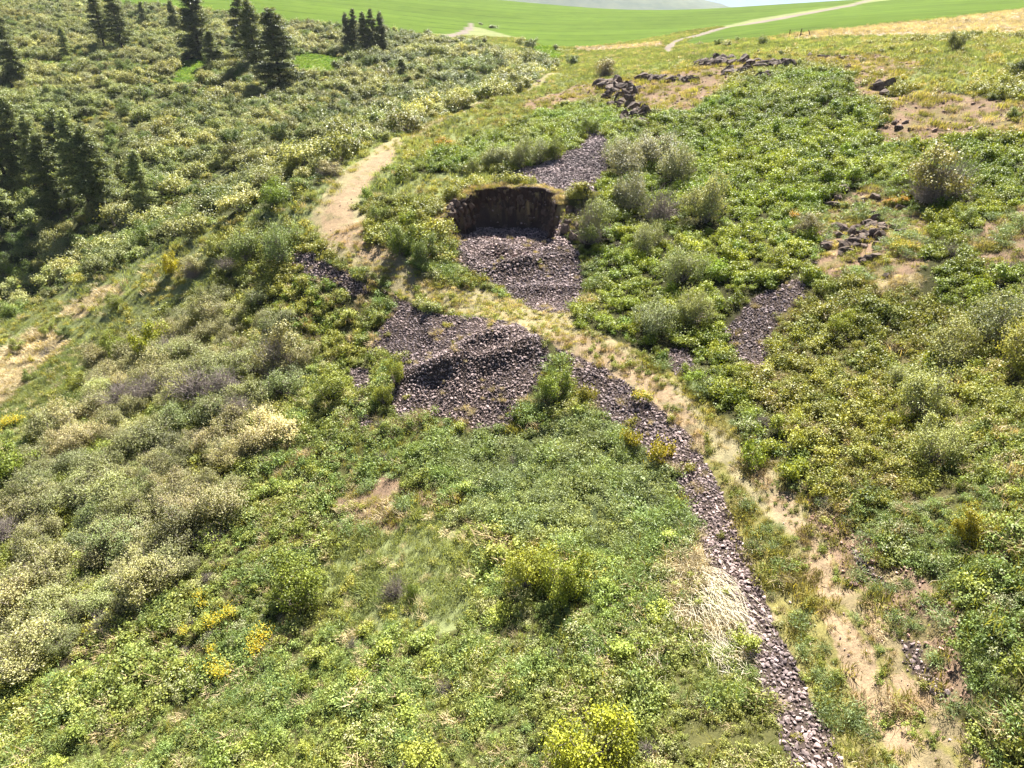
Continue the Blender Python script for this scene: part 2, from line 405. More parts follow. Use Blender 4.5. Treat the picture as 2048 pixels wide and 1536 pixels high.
def noise_tex(n, scale, detail=3, rough=0.6, coord=None):
    t = N(n, "ShaderNodeTexNoise")
    t.inputs['Scale'].default_value = scale; t.inputs['Detail'].default_value = detail; t.inputs['Roughness'].default_value = rough
    if coord is None:
        g = N(n, "ShaderNodeNewGeometry"); coord = g.outputs['Position']
    n.links.new(coord, t.inputs['Vector'])
    return t.outputs[0]

def leaf_mat(name, base, vary=0.5, hue=(1, 1, 1), trans=0.4, rough=0.5, tint_attr=True):
    """leaves: colour = base x tint of the plant x a spread from leaf to leaf; light comes through them"""
    m, n, out = new_mat(name)
    at = N(n, "ShaderNodeAttribute", attribute_name="rnd", attribute_type='GEOMETRY')
    lo = tuple(c * (1 - vary) for c in base); hi = tuple(min(1, c * (1 + vary) * h) for c, h in zip(base, hue))
    col = ramp(n, at.outputs['Fac'], [(0, lo), (1, hi)])
    if tint_attr:
        ti = N(n, "ShaderNodeAttribute", attribute_name="tint", attribute_type='INSTANCER')
        col = mixcol(n, col, ti.outputs['Color'], 1.0, 'MULTIPLY')
    p = N(n, "ShaderNodeBsdfPrincipled")
    p.inputs['Roughness'].default_value = rough
    p.inputs['Specular IOR Level'].default_value = 0.24
    n.links.new(col, p.inputs['Base Color'])
    tr = N(n, "ShaderNodeBsdfTranslucent")
    warm = mixcol(n, col, (1.3, 1.2, 0.5), 1.0, 'MULTIPLY')
    n.links.new(warm, tr.inputs['Color'])
    mx = N(n, "ShaderNodeMixShader"); mx.inputs[0].default_value = trans
    n.links.new(p.outputs[0], mx.inputs[1]); n.links.new(tr.outputs[0], mx.inputs[2])
    n.links.new(mx.outputs[0], out.inputs[0])
    return m

def plain_mat(name, a, b, scale=3.0, rough=0.85, tint=False, bump=0.0, obj_coord=False, bscale=None):
    m, n, out = new_mat(name)
    co = None
    if obj_coord:
        tc = N(n, "ShaderNodeTexCoord"); co = tc.outputs['Object']
    f = noise_tex(n, scale, 5, 0.65, co)
    col = ramp(n, f, [(0.3, a), (0.7, b)])
    if tint:
        ti = N(n, "ShaderNodeAttribute", attribute_name="tint", attribute_type='INSTANCER')
        col = mixcol(n, col, ti.outputs['Color'], 1.0, 'MULTIPLY')
    p = N(n, "ShaderNodeBsdfPrincipled")
    p.inputs['Roughness'].default_value = rough
    p.inputs['Specular IOR Level'].default_value = 0.12
    n.links.new(col, p.inputs['Base Color'])
    if bump:
        bf = noise_tex(n, bscale or scale * 3, 5, 0.7, co)
        b_ = N(n, "ShaderNodeBump"); b_.inputs['Strength'].default_value = bump; b_.inputs['Distance'].default_value = 0.1
        n.links.new(bf, b_.inputs['Height']); n.links.new(b_.outputs[0], p.inputs['Normal'])
    n.links.new(p.outputs[0], out.inputs[0])
    return m

def ground_mat():
    m, n, out = new_mat("ground_soil")
    at = N(n, "ShaderNodeAttribute", attribute_name="cover", attribute_type='GEOMETRY')
    fine = noise_tex(n, 1.7, 6, 0.75)
    big = noise_tex(n, 0.11, 4, 0.6)
    v1 = ramp(n, fine, [(0.25, (0.55, 0.55, 0.55)), (0.5, (1, 1, 1)), (0.78, (1.5, 1.45, 1.3))])
    tiny = noise_tex(n, 11.0, 4, 0.8)
    v3 = ramp(n, tiny, [(0.3, (0.62, 0.62, 0.62)), (0.5, (1, 1, 1)), (0.72, (1.4, 1.35, 1.25))])
    v2 = ramp(n, big, [(0.3, (0.85, 0.88, 0.85)), (0.7, (1.15, 1.1, 1.05))])
    col = mixcol(n, at.outputs['Color'], v1, at.outputs['Alpha'], 'MULTIPLY')
    col = mixcol(n, col, v3, at.outputs['Alpha'], 'MULTIPLY')
    col = mixcol(n, col, v2, 1.0, 'MULTIPLY')
    p = N(n, "ShaderNodeBsdfPrincipled")
    p.inputs['Roughness'].default_value = 1.0
    p.inputs['Specular IOR Level'].default_value = 0.02
    n.links.new(col, p.inputs['Base Color'])
    bf = noise_tex(n, 5.0, 6, 0.75)
    b_ = N(n, "ShaderNodeBump"); b_.inputs['Strength'].default_value = 0.6; b_.inputs['Distance'].default_value = 0.12
    n.links.new(bf, b_.inputs['Height']); n.links.new(b_.outputs[0], p.inputs['Normal'])
    n.links.new(p.outputs[0], out.inputs[0])
    return m

# base colours of the bare ground of each kind of cover; alpha: how strongly the fine grain shows
GC = {HERB: (.075, .075, .03, .8), VALLEY: (.07, .075, .035, .8), FIELD: (.072, .115, .014, .15), DRY: (.26, .215, .165, .6), GRASS: (.175, .195, .085, .7), HILL: (.045, .045, .02, .8),
      OLIVE: (.085, .075, .035, .8), ROCK: (.06, .046, .040, .8), SOIL: (.185, .13, .09, .9), DIRT: (.26, .195, .125, .8), THICK: (.075, .065, .04, .8), ROAD: (.19, .16, .135, .3),
      TAN: (.26, .21, .12, .7), MEADOW: (.11, .15, .025, .4), DARKROCK: (.05, .042, .04, .8), BLUE: (.06, .075, .035, .8), REED: (.25, .215, .125, .8), STRIP: (.17, .155, .06, .8),
      EDGE: (.07, .07, .03, .8), LEDGE: (.22, .17, .09, .9)}

# ------------------------------------------------------------ the ground: one sheet, finer near the camera, reaching the horizon
def build_ground():
    nr, na = 1020, 400
    r = np.geomspace(4.0, 5000.0, nr)
    a = np.linspace(math.radians(-64), math.radians(64), na)
    R, A = np.meshgrid(r, a, indexing='ij')
    X = R * np.sin(A); Y = R * np.cos(A)
    Z = height(X, Y)
    Zn = zone(X, Y)
    tab = np.zeros((20, 4))
    for k, c in GC.items(): tab[k] = c
    c = tab[Zn]
    # tractor lines and crop rows as slight differences in the crop's own colour
    f = (Zn == FIELD)
    lines = 1 + 0.05 * vnoise(X * 0.02 + 3, Y * 0.15, 77) + 0.05 * fbm(X, Y, 60, 3, 78)
    s_ = np.abs(((X * .35 + Y * .94 + 18 * fbm(X, Y, 220, 2, 79)) % 27) - 13.5)
    lines = lines * (1 - .28 * (s_ < 1.5)) * (1 + .12 * vnoise(X / 45, Y / 18, 80)) * (1 + .10 * fbm(X, Y, 25, 4, 82))
    c[..., :3] = np.where(f[..., None], c[..., :3] * lines[..., None], c[..., :3])
    # grass mixed into the edges of the bare ground
    mixn = fbm(X, Y, 1.1, 3, 90)
    for zz, gcol in ((DIRT, (.20, .165, .095)), (SOIL, (.15, .125, .065)), (TAN, (.22, .19, .10))):
        mk = (Zn == zz) & (mixn > 0.22)
        c[mk, :3] = gcol
    # smooth outer blocks
    V = np.stack([X, Y, Z], -1).reshape(-1, 3)
    i = np.arange(nr - 1)[:, None] * na + np.arange(na - 1)[None, :]
    F = np.stack([i, i + na, i + na + 1, i + 1], -1).reshape(-1, 4)[:, ::-1]
    me = build_mesh("ground", V, F, [ground_mat()], smooth=True)
    ca = me.attributes.new("cover", 'FLOAT_COLOR', 'POINT')
    ca.data.foreach_set("color", c.reshape(-1, 4).astype(np.float32).ravel())
    o = bpy.data.objects.new("ground", me)
    link(o); tag(o, kind="structure", label="grassy hillside, draw and farm fields under the plants")
    return o
build_ground()

# ------------------------------------------------------------ plants: shapes
def unit(a):
    return a / np.maximum(np.linalg.norm(a, axis=-1, keepdims=True), 1e-9)

def leaf_faces(c, L, W, up=0.5, rng=RNG, out=None, outw=0.0, axis=None):
    """a pointed four-cornered leaf at each centre; returns verts, faces"""
    n = len(c)
    nm = unit(rng.normal(size=(n, 3)) + np.array([0, 0, up * 2]))
    if out is not None: nm = unit(nm + out * outw)
    a = rng.normal(size=(n, 3)) if axis is None else axis + 0.35 * rng.normal(size=(n, 3))
    a = unit(a - nm * (a * nm).sum(-1, keepdims=True))
    b = np.cross(nm, a)
    L = np.broadcast_to(L, (n,))[:, None]; W = np.broadcast_to(W, (n,))[:, None]
    base = c - a * L * 0.5; tip = c + a * L * 0.5
    m = c - a * L * 0.08
    v = np.stack([base, m + b * W * 0.5 - nm * L * 0.06, tip, m - b * W * 0.5 - nm * L * 0.06], 1).reshape(-1, 3)
    f = np.arange(n * 4).reshape(n, 4)
    return v, f

def segs(p0, p1, r0, r1, sides=3):
    n = len(p0)
    d = unit(p1 - p0)
    ref = np.where(np.abs(d[:, 2:3]) > 0.9, np.array([[1.0, 0, 0]]), np.array([[0, 0, 1.0]]))
    s = unit(np.cross(d, ref)); t = np.cross(d, s)
    r0 = np.broadcast_to(r0, (n,)); r1 = np.broadcast_to(r1, (n,))
    vs = []
    for k in range(sides):
        an = 2 * math.pi * k / sides
        o = s * math.cos(an) + t * math.sin(an)
        vs.append(p0 + o * r0[:, None]); vs.append(p1 + o * r1[:, None])
    v = np.stack(vs, 1).reshape(-1, 3)
    base = (np.arange(n) * 2 * sides)[:, None]
    fs = []
    for k in range(sides):
        k2 = (k + 1) % sides
        fs.append(base + np.array([[2 * k, 2 * k2, 2 * k2 + 1, 2 * k + 1]]))
    f = np.concatenate(fs, 0)
    return v, f

class Part:
    """collects faces of one mesh"""
    def __init__(s): s.v = []; s.f = []; s.m = []; s.r = []; s.n = 0
    def add(s, v, f, m=0, r=None):
        s.v.append(v); s.f.append(f + s.n); s.n += len(v)
        s.m.append(np.full(len(f), m) if np.isscalar(m) else np.asarray(m))
        s.r.append(RNG.random(len(f)) if r is None else r)
    def mesh(s, name, mats):
        return build_mesh(name, np.concatenate(s.v), np.concatenate(s.f), mats, np.concatenate(s.m), np.concatenate(s.r))

def lobes_in(n, rx, h, rng, low=0.25):
    """centres and radii of the clumps that make an uneven crown: several leaders of unequal height"""
    m = rng.integers(3, 6)
    an = rng.uniform(0, 2 * math.pi) + np.arange(m) * 2 * math.pi / m + rng.normal(0, .35, m)
    q0 = rng.uniform(.15, .62, m)
    sx, sy = q0 * rx * np.cos(an), q0 * rx * np.sin(an)
    sh = rng.uniform(.62, 1.08, m); sh[rng.integers(0, m)] = 1.1
    sr = rng.uniform(.30, .55, m)
    c = []
    for i in range(n):
        k = i % m
        a = rng.uniform(0, 2 * math.pi); q = math.sqrt(rng.uniform(0, 1)) * sr[k]
        z = h * sh[k] * (low + (1 - low) * rng.uniform(0.1, 0.8) * math.sqrt(max(0.05, 1 - (q / sr[k]) ** 2 * 0.75)))
        c.append((sx[k] + rx * q * math.cos(a), sy[k] + rx * q * math.sin(a), z))
    c = np.array(c)
    r = rng.uniform(0.17, 0.34, n) * min(rx, h * 0.95)
    return c, r

def crown(n, rx, h, nl, L, W, seed, flower=0.0, FL=0.1, spray=0.25, mats=(0, 1), low=0.25, up=0.5):
    rng = np.random.default_rng(seed)
    lc, lr = lobes_in(nl, rx, h, rng, low)
    k = rng.integers(0, nl, n)
    d = unit(rng.normal(size=(n, 3)) + np.array([0, 0, 0.45]))
    rad = lr[k] * (0.55 + 0.45 * rng.random(n) ** 0.5) * (1 + spray * np.abs(rng.normal(size=n)) * (rng.random(n) < 0.35))
    # leaves sit in sprays: snap many of them towards twig tips
    c = lc[k] + d * rad[:, None] * np.array([1, 1, 0.85])
    nt_ = max(8, n // 14)
    tips = c[rng.integers(0, n, nt_)]
    kk = rng.integers(0, nt_, n)
    near = tips[kk] + rng.normal(size=(n, 3)) * L * 1.3
    use = rng.random(n) < 0.55
    c = np.where(use[:, None], near, c)
    c[:, 2] = np.maximum(c[:, 2], 0.03)
    o = unit(c - lc[k])
    sz = rng.uniform(0.7, 1.25, n)
    v, f = leaf_faces(c, L * sz, W * sz, up, rng, o, 0.7)
    mi = np.zeros(n, int) + mats[0]
    r = np.clip(rng.random(n) * 0.6 + 0.4 * rng.random(nl)[k], 0, 1)
    p = Part(); p.add(v, f, mi, r)
    if flower > 0:
        nf = int(n * flower)
        q = rng.random(nf)
        ki = rng.integers(0, n, nf)
        cf = c[ki] + o[ki] * L * 0.5 + np.array([0, 0, L * 0.35])
        top = cf[:, 2] > h * 0.3
        cf = cf[top]
        v, f = leaf_faces(cf, FL * rng.uniform(.6, 1.2, len(cf)), FL * rng.uniform(.6, 1.0, len(cf)), 1.2, rng)
        p.add(v, f, mats[1])
    return p, lc, lr

def stems(lc, lr, rx, h, seed, r0=0.05, nst=6, twigs=60, tl=0.5, mat=2):
    rng = np.random.default_rng(seed + 99)
    P0, P1, R0, R1 = [], [], [], []
    roots = rng.normal(size=(nst, 3)) * [rx * 0.12, rx * 0.12, 0]; roots[:, 2] = -0.15
    for i in range(len(lc)):
        a = roots[i % nst]; b = lc[i]
        m1 = a + (b - a) * 0.4 + np.array([0, 0, h * 0.10]) + rng.normal(size=3) * rx * 0.05
        m2 = a + (b - a) * 0.75 + np.array([0, 0, h * 0.05]) + rng.normal(size=3) * rx * 0.05
        for p, q, ra, rb in ((a, m1, 1, .75), (m1, m2, .75, .5), (m2, b, .5, .3)):
            P0.append(p); P1.append(q); R0.append(r0 * ra); R1.append(r0 * rb)
    for i in range(twigs):
        k = rng.integers(0, len(lc))
        d = unit(rng.normal(size=3) + np.array([0, 0, 0.7]))
        s = lc[k] + d * lr[k] * 0.2
        e = lc[k] + d * lr[k] * rng.uniform(0.8, 1.2) * (1 + tl * 0.3)
        m = (s + e) / 2 + rng.normal(size=3) * lr[k] * 0.08
        P0 += [s, m]; P1 += [m, e]; R0 += [r0 * 0.3, r0 * 0.2]; R1 += [r0 * 0.2, r0 * 0.08]
    v, f = segs(np.array(P0), np.array(P1), np.array(R0), np.array(R1))
    p = Part(); p.add(v, f, mat)
    return p

def twig_ball(n, rx, h, seed, r0=0.012, mat=2, droop=0.2, segn=4):
    """a leafless shrub: fine curved twigs spreading from the base"""
    rng = np.random.default_rng(seed)
    P0, P1, R0, R1 = [], [], [], []
    a = rng.uniform(0, 2 * math.pi, n); e = rng.uniform(0.15, 1.0, n)
    d = np.stack([np.cos(a) * np.sqrt(1 - e * e) * rx, np.sin(a) * np.sqrt(1 - e * e) * rx, e * h], -1)
    p = rng.normal(size=(n, 3)) * [rx * .2, rx * .2, 0.02]
    st = p.copy()
    for s in range(segn):
        q = st + d * ((s + 1) / segn) * rng.uniform(0.75, 1.1, (n, 1)) + rng.normal(size=(n, 3)) * rx * 0.10
        q[:, 2] -= droop * h * ((s + 1) / segn) ** 2 * rng.random(n)
        q[:, 2] = np.maximum(q[:, 2], 0.03)
        P0.append(p); P1.append(q)
        R0.append(np.full(n, r0 * (1 - s / segn * 0.8))); R1.append(np.full(n, r0 * (1 - (s + 1) / segn * 0.8)))
        p = q
    v, f = segs(np.concatenate(P0), np.concatenate(P1), np.concatenate(R0), np.concatenate(R1))
    pt = Part(); pt.add(v, f, mat)
    return pt

def join(*parts):
    p = Part()
    for q in parts:
        for v, f, m, r in zip(q.v, q.f, q.m, q.r):
            p.v.append(v)
        off = p.n
        for f, m, r in zip(q.f, q.m, q.r):
            p.f.append(f + off); p.m.append(m); p.r.append(r)
        p.n += q.n
    return p

# ------------------------------------------------------------ plants: materials
M_LEAF = leaf_mat("leaf_green", (.190, .250, .072), .65, (1.2, 1.0, .9), .24)
M_PALE = leaf_mat("leaf_grey_green", (.24, .268, .135), .55, (1.1, 1, .9), .2)
M_BLOS = leaf_mat("blossom_cream", (.48, .47, .34), .3, (1, 1, 1), .3)
M_TWIG = plain_mat("twig_grey", (.17, .14, .12), (.34, .29, .25), 6.0, .9)
M_BARK = plain_mat("bark_brown", (.05, .035, .026), (.12, .085, .06), 4.0, .9)
M_NEED = leaf_mat("needles", (.165, .215, .095), .85, (1.1, 1, .9), .3, .5)
M_BLADE = leaf_mat("grass_blade", (.205, .235, .085), .35, (1.1, 1, .9), .4)
M_STRAW = leaf_mat("straw", (.52, .43, .26), .25, (1, 1, 1), .25)
M_GOLD = leaf_mat("yellow_petal", (.75, .55, .02), .25, (1, 1, 1), .3, tint_attr=False)
M_ORANGE = leaf_mat("orange_petal", (.80, .33, .02), .25, (1, 1, 1), .3, tint_attr=False)

# ------------------------------------------------------------ plants: one of each kind, several growth forms
PROTO = {}      # kind -> list of whole meshes (for scattering)
SPLIT = {}      # kind -> list of (foliage mesh, stem mesh)
def reg(kind, parts, mats, split=None):
    PROTO.setdefault(kind, []).append(parts.mesh(kind, mats))
    if split: SPLIT.setdefault(kind, []).append((split[0].mesh(kind + "_foliage", mats), split[1].mesh(kind + "_stems", mats)))

for s in range(5):      # low leafy herb clump
    p, lc, lr = crown(430, .52, .42 + .1 * (s % 3), 9, .085, .055, 100 + s, 0.0, spray=.5, low=.1)
    reg("herb", p, [M_LEAF, M_BLOS, M_TWIG])
for s in range(3):      # herb with pale seed heads or flowers
    p, lc, lr = crown(380, .5, .5, 9, .08, .05, 130 + s, 0.35, .055, spray=.5, low=.1)
    reg("herb_pale", p, [M_PALE, M_BLOS, M_TWIG])
for s in range(5):      # low rounded shrub
    p, lc, lr = crown(950, .78, .9, (5, 7, 9, 12, 6)[s], .10, .072, 200 + s, 0.0, spray=.5, low=.12)
    q = stems(lc, lr, .78, .85, 200 + s, .015, 5, 25)
    reg("low_shrub", join(p, q), [M_LEAF, M_BLOS, M_TWIG], (p, q))
for s in range(3):      # feathery blue-green herb
    rng = np.random.default_rng(300 + s)
    n = 420
    c = np.stack([rng.normal(0, .24, n), rng.normal(0, .24, n), rng.uniform(.05, .42, n)], -1)
    ax = unit(c * [1, 1, .6] + np.array([0, 0, .35]))
    v, f = leaf_faces(c, .14, .022, .2, rng, axis=ax)
    p = Part(); p.add(v, f, 0)
    reg("feather", p, [M_PALE])
for s in range(5):      # tall hawthorn / serviceberry shrub in bloom
    p, lc, lr = crown(7000, 2.0, 2.5, 26, .098, .072, 400 + s, 0.42, .07, spray=.8, low=.1)
    q = stems(lc, lr, 1.9, 2.7, 400 + s, .045, 9, 190, 1.7)
    reg("tall_shrub", join(p, q), [M_PALE, M_BLOS, M_TWIG], (p, q))
for s in range(6):      # shrub of the draw, seen from afar
    p, lc, lr = crown(1900, 2.2, 3.2, (6, 8, 11, 14, 9, 18)[s], .25, .18, 500 + s, 0.22, .17, spray=.6, low=.15)
    q = stems(lc, lr, 2.1, 3.0, 500 + s, .06, 6, 90, .7)
    reg("draw_shrub", join(p, q), [M_PALE, M_BLOS, M_TWIG], (p, q))
for s in range(3):      # round green bush
    p, lc, lr = crown(5600, 1.15, 1.7, 18, .072, .055, 600 + s, 0.0, spray=.25, low=.1)
    q = stems(lc, lr, 1.15, 1.7, 600 + s, .035, 6, 80)
    reg("green_bush", join(p, q), [M_LEAF, M_BLOS, M_TWIG], (p, q))
for s in range(3):      # leafless grey shrub
    q = twig_ball(260, 1.0, 1.1, 700 + s, .011)
    rng = np.random.default_rng(710 + s)
    v, f = leaf_faces(rng.normal(size=(120, 3)) * [.5, .5, .2] + [0, 0, .35], .07, .05, .5, rng)
    p = Part(); p.add(v, f, 0)
    reg("bare_shrub", join(p, q), [M_LEAF, M_BLOS, M_TWIG], (p, q))
for s in range(3):      # twiggy shrub, brown tips above green foot
    q = twig_ball(300, 1.25, 2.6, 730 + s, .013, droop=.05)
    p, lc, lr = crown(4200, 1.3, 2.5, 18, .085, .06, 740 + s, 0, .04, spray=.5, low=.25)
    reg("twiggy_shrub", join(p, q), [M_PALE, M_BLOS, M_TWIG], (p, q))
def grass_tuft(n, r, h, seed, wd=.012, lean=.35, mat=0):
    rng = np.random.default_rng(seed)
    b = rng.normal(size=(n, 3)) * [r, r, 0]; b[:, 2] = -0.02
    a = rng.uniform(0, 2 * math.pi, n)
    hh = h * rng.uniform(.5, 1.15, n)
    o = np.stack([np.cos(a), np.sin(a), 0 * a], -1)
    s = np.stack([-np.sin(a), np.cos(a), 0 * a], -1)
    mid = b + o * (hh * lean * .35)[:, None] + np.array([0, 0, 1]) * (hh * .6)[:, None]
    tip = b + o * (hh * lean * rng.uniform(.8, 1.8, n))[:, None] + np.array([0, 0, 1]) * hh[:, None]
    v = np.stack([b - s * wd, mid - s * wd * .9, tip, mid + s * wd * .9], 1).reshape(-1, 3)
    f = np.arange(n * 4).reshape(n, 4)
    p = Part(); p.add(v, f, mat)
    return p
for s in range(4):
    reg("grass", grass_tuft(70, .17, .30, 800 + s, .014, .5), [M_BLADE])
for s in range(3):
    reg("straw", grass_tuft(70, .18, .34, 820 + s, .012, .7), [M_STRAW])
FLOWER = {"gold": [], "orange": []}
def halves(p, petal):
    a, b = Part(), Part()
    a.add(p.v[0], p.f[0], 0, p.r[0]); b.add(p.v[1], p.f[1] - p.f[1].min(), 0, p.r[1])
    return a.mesh("leaves", [M_LEAF]), b.mesh("petals", [petal])
for s in range(2):      # yellow-flowered clump
    p, lc, lr = crown(420, .42, .42, 7, .12, .045, 850 + s, 0.6, .06, spray=.3, low=.1)
    reg("gold", p, [M_LEAF, M_GOLD]); FLOWER["gold"].append(halves(p, M_GOLD))
    p2, lc, lr = crown(420, .42, .42, 7, .12, .045, 860 + s, 0.6, .07, spray=.3, low=.1)
    reg("orange", p2, [M_LEAF, M_ORANGE]); FLOWER["orange"].append(halves(p2, M_ORANGE))

def conifer(h, rbase, seed, dense=1.0, bare=0.12, irregular=.35, tuft=.55, needle=.46):
    rng = np.random.default_rng(seed)
    cr, tr = Part(), Part()
    nz = 9
    zs = np.linspace(0, h, nz)
    px = np.cumsum(rng.normal(0, .05, nz)); py = np.cumsum(rng.normal(0, .05, nz)); px -= px[0]; py -= py[0]
    P = np.stack([px, py, zs], -1); P[0, 2] = -.4
    R = .018 * h * (1 - zs / h * .93)
    v, f = segs(P[:-1], P[1:], R[:-1], R[1:], 7)
    tr.add(v, f, 1)
    nb = int(95 * dense)
    z = h * (bare + (1 - bare) * np.sort(rng.random(nb)) ** .92)
    k = (z / h - bare) / (1 - bare)
    prof = rbase * np.where(k < .18, .65 + k * 1.9, (1 - ((k - .18) / .82)) ** .6) + .25
    ln = prof * rng.uniform(1 - irregular, 1 + irregular * .5, nb)
    a = rng.uniform(0, 2 * math.pi, nb)
    tx = np.interp(z, zs, px); ty = np.interp(z, zs, py)
    s0 = np.stack([tx, ty, z], -1)
    slope = (.25 * k - .12)[:, None]
    d = np.stack([np.cos(a), np.sin(a), 0 * a], -1)
    e = s0 + d * ln[:, None] + np.array([0, 0, 1]) * slope * ln[:, None]
    v, f = segs(s0, e, .035 * (1 - .6 * k), .012, 3)
    tr.add(v, f, 1)
    for i in range(nb):
        nt2 = max(3, int(ln[i] * 5.4))
        for j in range(nt2):
            q = rng.uniform(.22, 1.02)
            side = np.array([-d[i, 1], d[i, 0], 0]) * rng.normal() * .22 * ln[i] * (1.1 - q)
            c0 = s0[i] + (e[i] - s0[i]) * q + side + np.array([0, 0, rng.normal() * .12])
            m = 12
            c = c0 + rng.normal(size=(m, 3)) * tuft * np.array([.5, .5, .3])
            v, f = leaf_faces(c, needle, needle * .3, .6, rng, axis=unit(c - c0 + d[i] * .1 + np.array([0, 0, .1])))
            cr.add(v, f, 0, np.clip(rng.random(m) * .5 + .5 * rng.random(), 0, 1))
    return cr, tr
PINE = []
for s, (h, rb, de, ba, ir) in enumerate([(18, 3.3, 1.5, .12, .4), (20, 3.2, 1.5, .18, .5), (15, 3.0, 1.5, .06, .35), (17, 3.5, 1.6, .03, .25), (11, 2.1, 1.2, .05, .35)]):
    cr, tr = conifer(h, rb, 900 + s, de, ba, ir)
    PINE.append((cr.mesh("pine_crown", [M_NEED, M_BARK]), tr.mesh("pine_trunk", [M_NEED, M_BARK]), h))

# ------------------------------------------------------------ scattering what nobody could count
HIDDEN = {}
def proto_collection(kind):
    if kind in HIDDEN: return HIDDEN[kind]
    c = bpy.data.collections.new("growth_forms_" + kind)
    for i, me in enumerate(PROTO[kind]):
        o = bpy.data.objects.new(f"{kind}_form_{i:02d}", me)
        c.objects.link(o)
    HIDDEN[kind] = c
    return c

def gn_group(coll):
    g = bpy.data.node_groups.new("scatter", 'GeometryNodeTree')
    g.interface.new_socket("Geometry", in_out='INPUT', socket_type='NodeSocketGeometry')
    g.interface.new_socket("Geometry", in_out='OUTPUT', socket_type='NodeSocketGeometry')
    gi = g.nodes.new("NodeGroupInput"); go = g.nodes.new("NodeGroupOutput")
    ci = g.nodes.new("GeometryNodeCollectionInfo")
    ci.inputs['Collection'].default_value = coll
    ci.inputs['Separate Children'].default_value = True
    ci.inputs['Reset Children'].default_value = True
    ip = g.nodes.new("GeometryNodeInstanceOnPoints")
    ip.inputs['Pick Instance'].default_value = True
    def na(name, t):
        x = g.nodes.new("GeometryNodeInputNamedAttribute"); x.data_type = t; x.inputs['Name'].default_value = name
        return x.outputs[0]
    g.links.new(gi.outputs[0], ip.inputs['Points'])
    g.links.new(ci.outputs[0], ip.inputs['Instance'])
    g.links.new(na("form", 'INT'), ip.inputs['Instance Index'])
    g.links.new(na("turn", 'FLOAT_VECTOR'), ip.inputs['Rotation'])
    g.links.new(na("size", 'FLOAT_VECTOR'), ip.inputs['Scale'])
    g.links.new(ip.outputs[0], go.inputs[0])
    return g

COUNTS = {}
def scatter(name, kind, P, turn, size, tint, label, cat):
    """one object that carries many plants or stones of one kind"""
    n = len(P)
    if n == 0: return
    COUNTS[name] = n
    me = bpy.data.meshes.new(name)
    me.vertices.add(n)
    me.vertices.foreach_set("co", np.asarray(P, np.float32).ravel())
    for nm, t, d, key in (("turn", 'FLOAT_VECTOR', turn, "vector"), ("size", 'FLOAT_VECTOR', size, "vector"), ("tint", 'FLOAT_COLOR', np.c_[tint, np.ones(n)], "color")):
        a = me.attributes.new(nm, t, 'POINT'); a.data.foreach_set(key, np.asarray(d, np.float32).ravel())
    a = me.attributes.new("form", 'INT', 'POINT')
    a.data.foreach_set("value", RNG.integers(0, len(PROTO[kind]), n).astype(np.int32))
    o = bpy.data.objects.new(name, me)
    link(o)
    mod = o.modifiers.new("scatter", 'NODES')
    mod.node_group = gn_group(proto_collection(kind))
    tag(o, label, cat, kind="stuff")
    return o

def project(P):
    t = P[:, 1] * CP - P[:, 2] * SP
    up = P[:, 1] * SP + P[:, 2] * CP
    ts = np.where(t > .5, t, .5)
    return 1024 + FPX * P[:, 0] / ts, 768 - FPX * up / ts, t

def in_frame(P, mx=300, mt=60, mb=380):
    u, v, t = project(P)
    return (t > 5) & (u > -mx) & (u < 2048 + mx) & (v > -mt - 200) & (v < 1536 + mb)

def grid(x0, x1, y0, y1, s):
    gx, gy = np.meshgrid(np.arange(x0, x1, s), np.arange(y0, y1, s))
    gx = gx.ravel() + RNG.uniform(-.48, .48, gx.size) * s
    gy = gy.ravel() + RNG.uniform(-.48, .48, gy.size) * s
    z = np.zeros_like(gx)
    P = np.c_[gx, gy, z]
    # coarse cull before the costly height look-up: the ground lies between 5 and 45 m below the camera
    u1, v1, t1 = project(np.c_[gx, gy, z - 20])
    P = P[(t1 > 3) & (np.abs(u1 - 1024) < 1500)]
    P[:, 2] = height(P[:, 0], P[:, 1])
    return P[in_frame(P)]

def rot(n, tilt=.15):
    return np.c_[RNG.normal(0, tilt, n), RNG.normal(0, tilt, n), RNG.uniform(0, 2 * math.pi, n)]

def tints(P, a, b, scale=6, jit=.12, seed=5):
    """plant colour drifting between a and b over the ground, with spread from plant to plant"""
    k = np.clip(.5 + .9 * fbm(P[:, 0], P[:, 1], scale, 3, seed), 0, 1)
    k = np.clip(k + RNG.normal(0, .18, len(P)), 0, 1)[:, None]
    c = np.array(a) * (1 - k) + np.array(b) * k
    c = c * (1 + .28 * fbm(P[:, 0], P[:, 1], 13, 2, seed + 31))[:, None]
    return c * np.exp(RNG.normal(0, jit, (len(P), 1)))

# ------------------------------------------------------------ low cover
BAG = {}    # kind -> list of (P, turn, size, tint)
def put(kind, P, s0, s1, ta, tb, scale=6, seed=5, flat=1.0, tilt=.15, jit=.14, sink=.0):
    n = len(P)
    if not n: return
    s = RNG.uniform(s0, s1, n) * (1 + .7 * fbm(P[:, 0], P[:, 1], 1.5 * max(1, s0), 2, 97))
    P = P.copy(); P[:, 2] -= sink
    BAG.setdefault(kind, []).append((P, rot(n, tilt), np.c_[s, s, s * flat * RNG.uniform(.8, 1.2, n)], tints(P, ta, tb, scale, jit, seed)))

def keep(P, Z, zones, prob, nscale=None, nthr=-9, seed=11):
    m = np.isin(Z, zones) & (RNG.random(len(P)) < prob)
    if nscale: m &= fbm(P[:, 0], P[:, 1], nscale, 3, seed) > nthr
    return P[m]

YG, G, BG_, OL, PALE = (1.25, 1.05, .9), (.95, 1.0, 1.0), (.85, 1.0, 1.7), (1.25, 1.0, .85), (1.3, 1.15, 1.6)
TRI = project

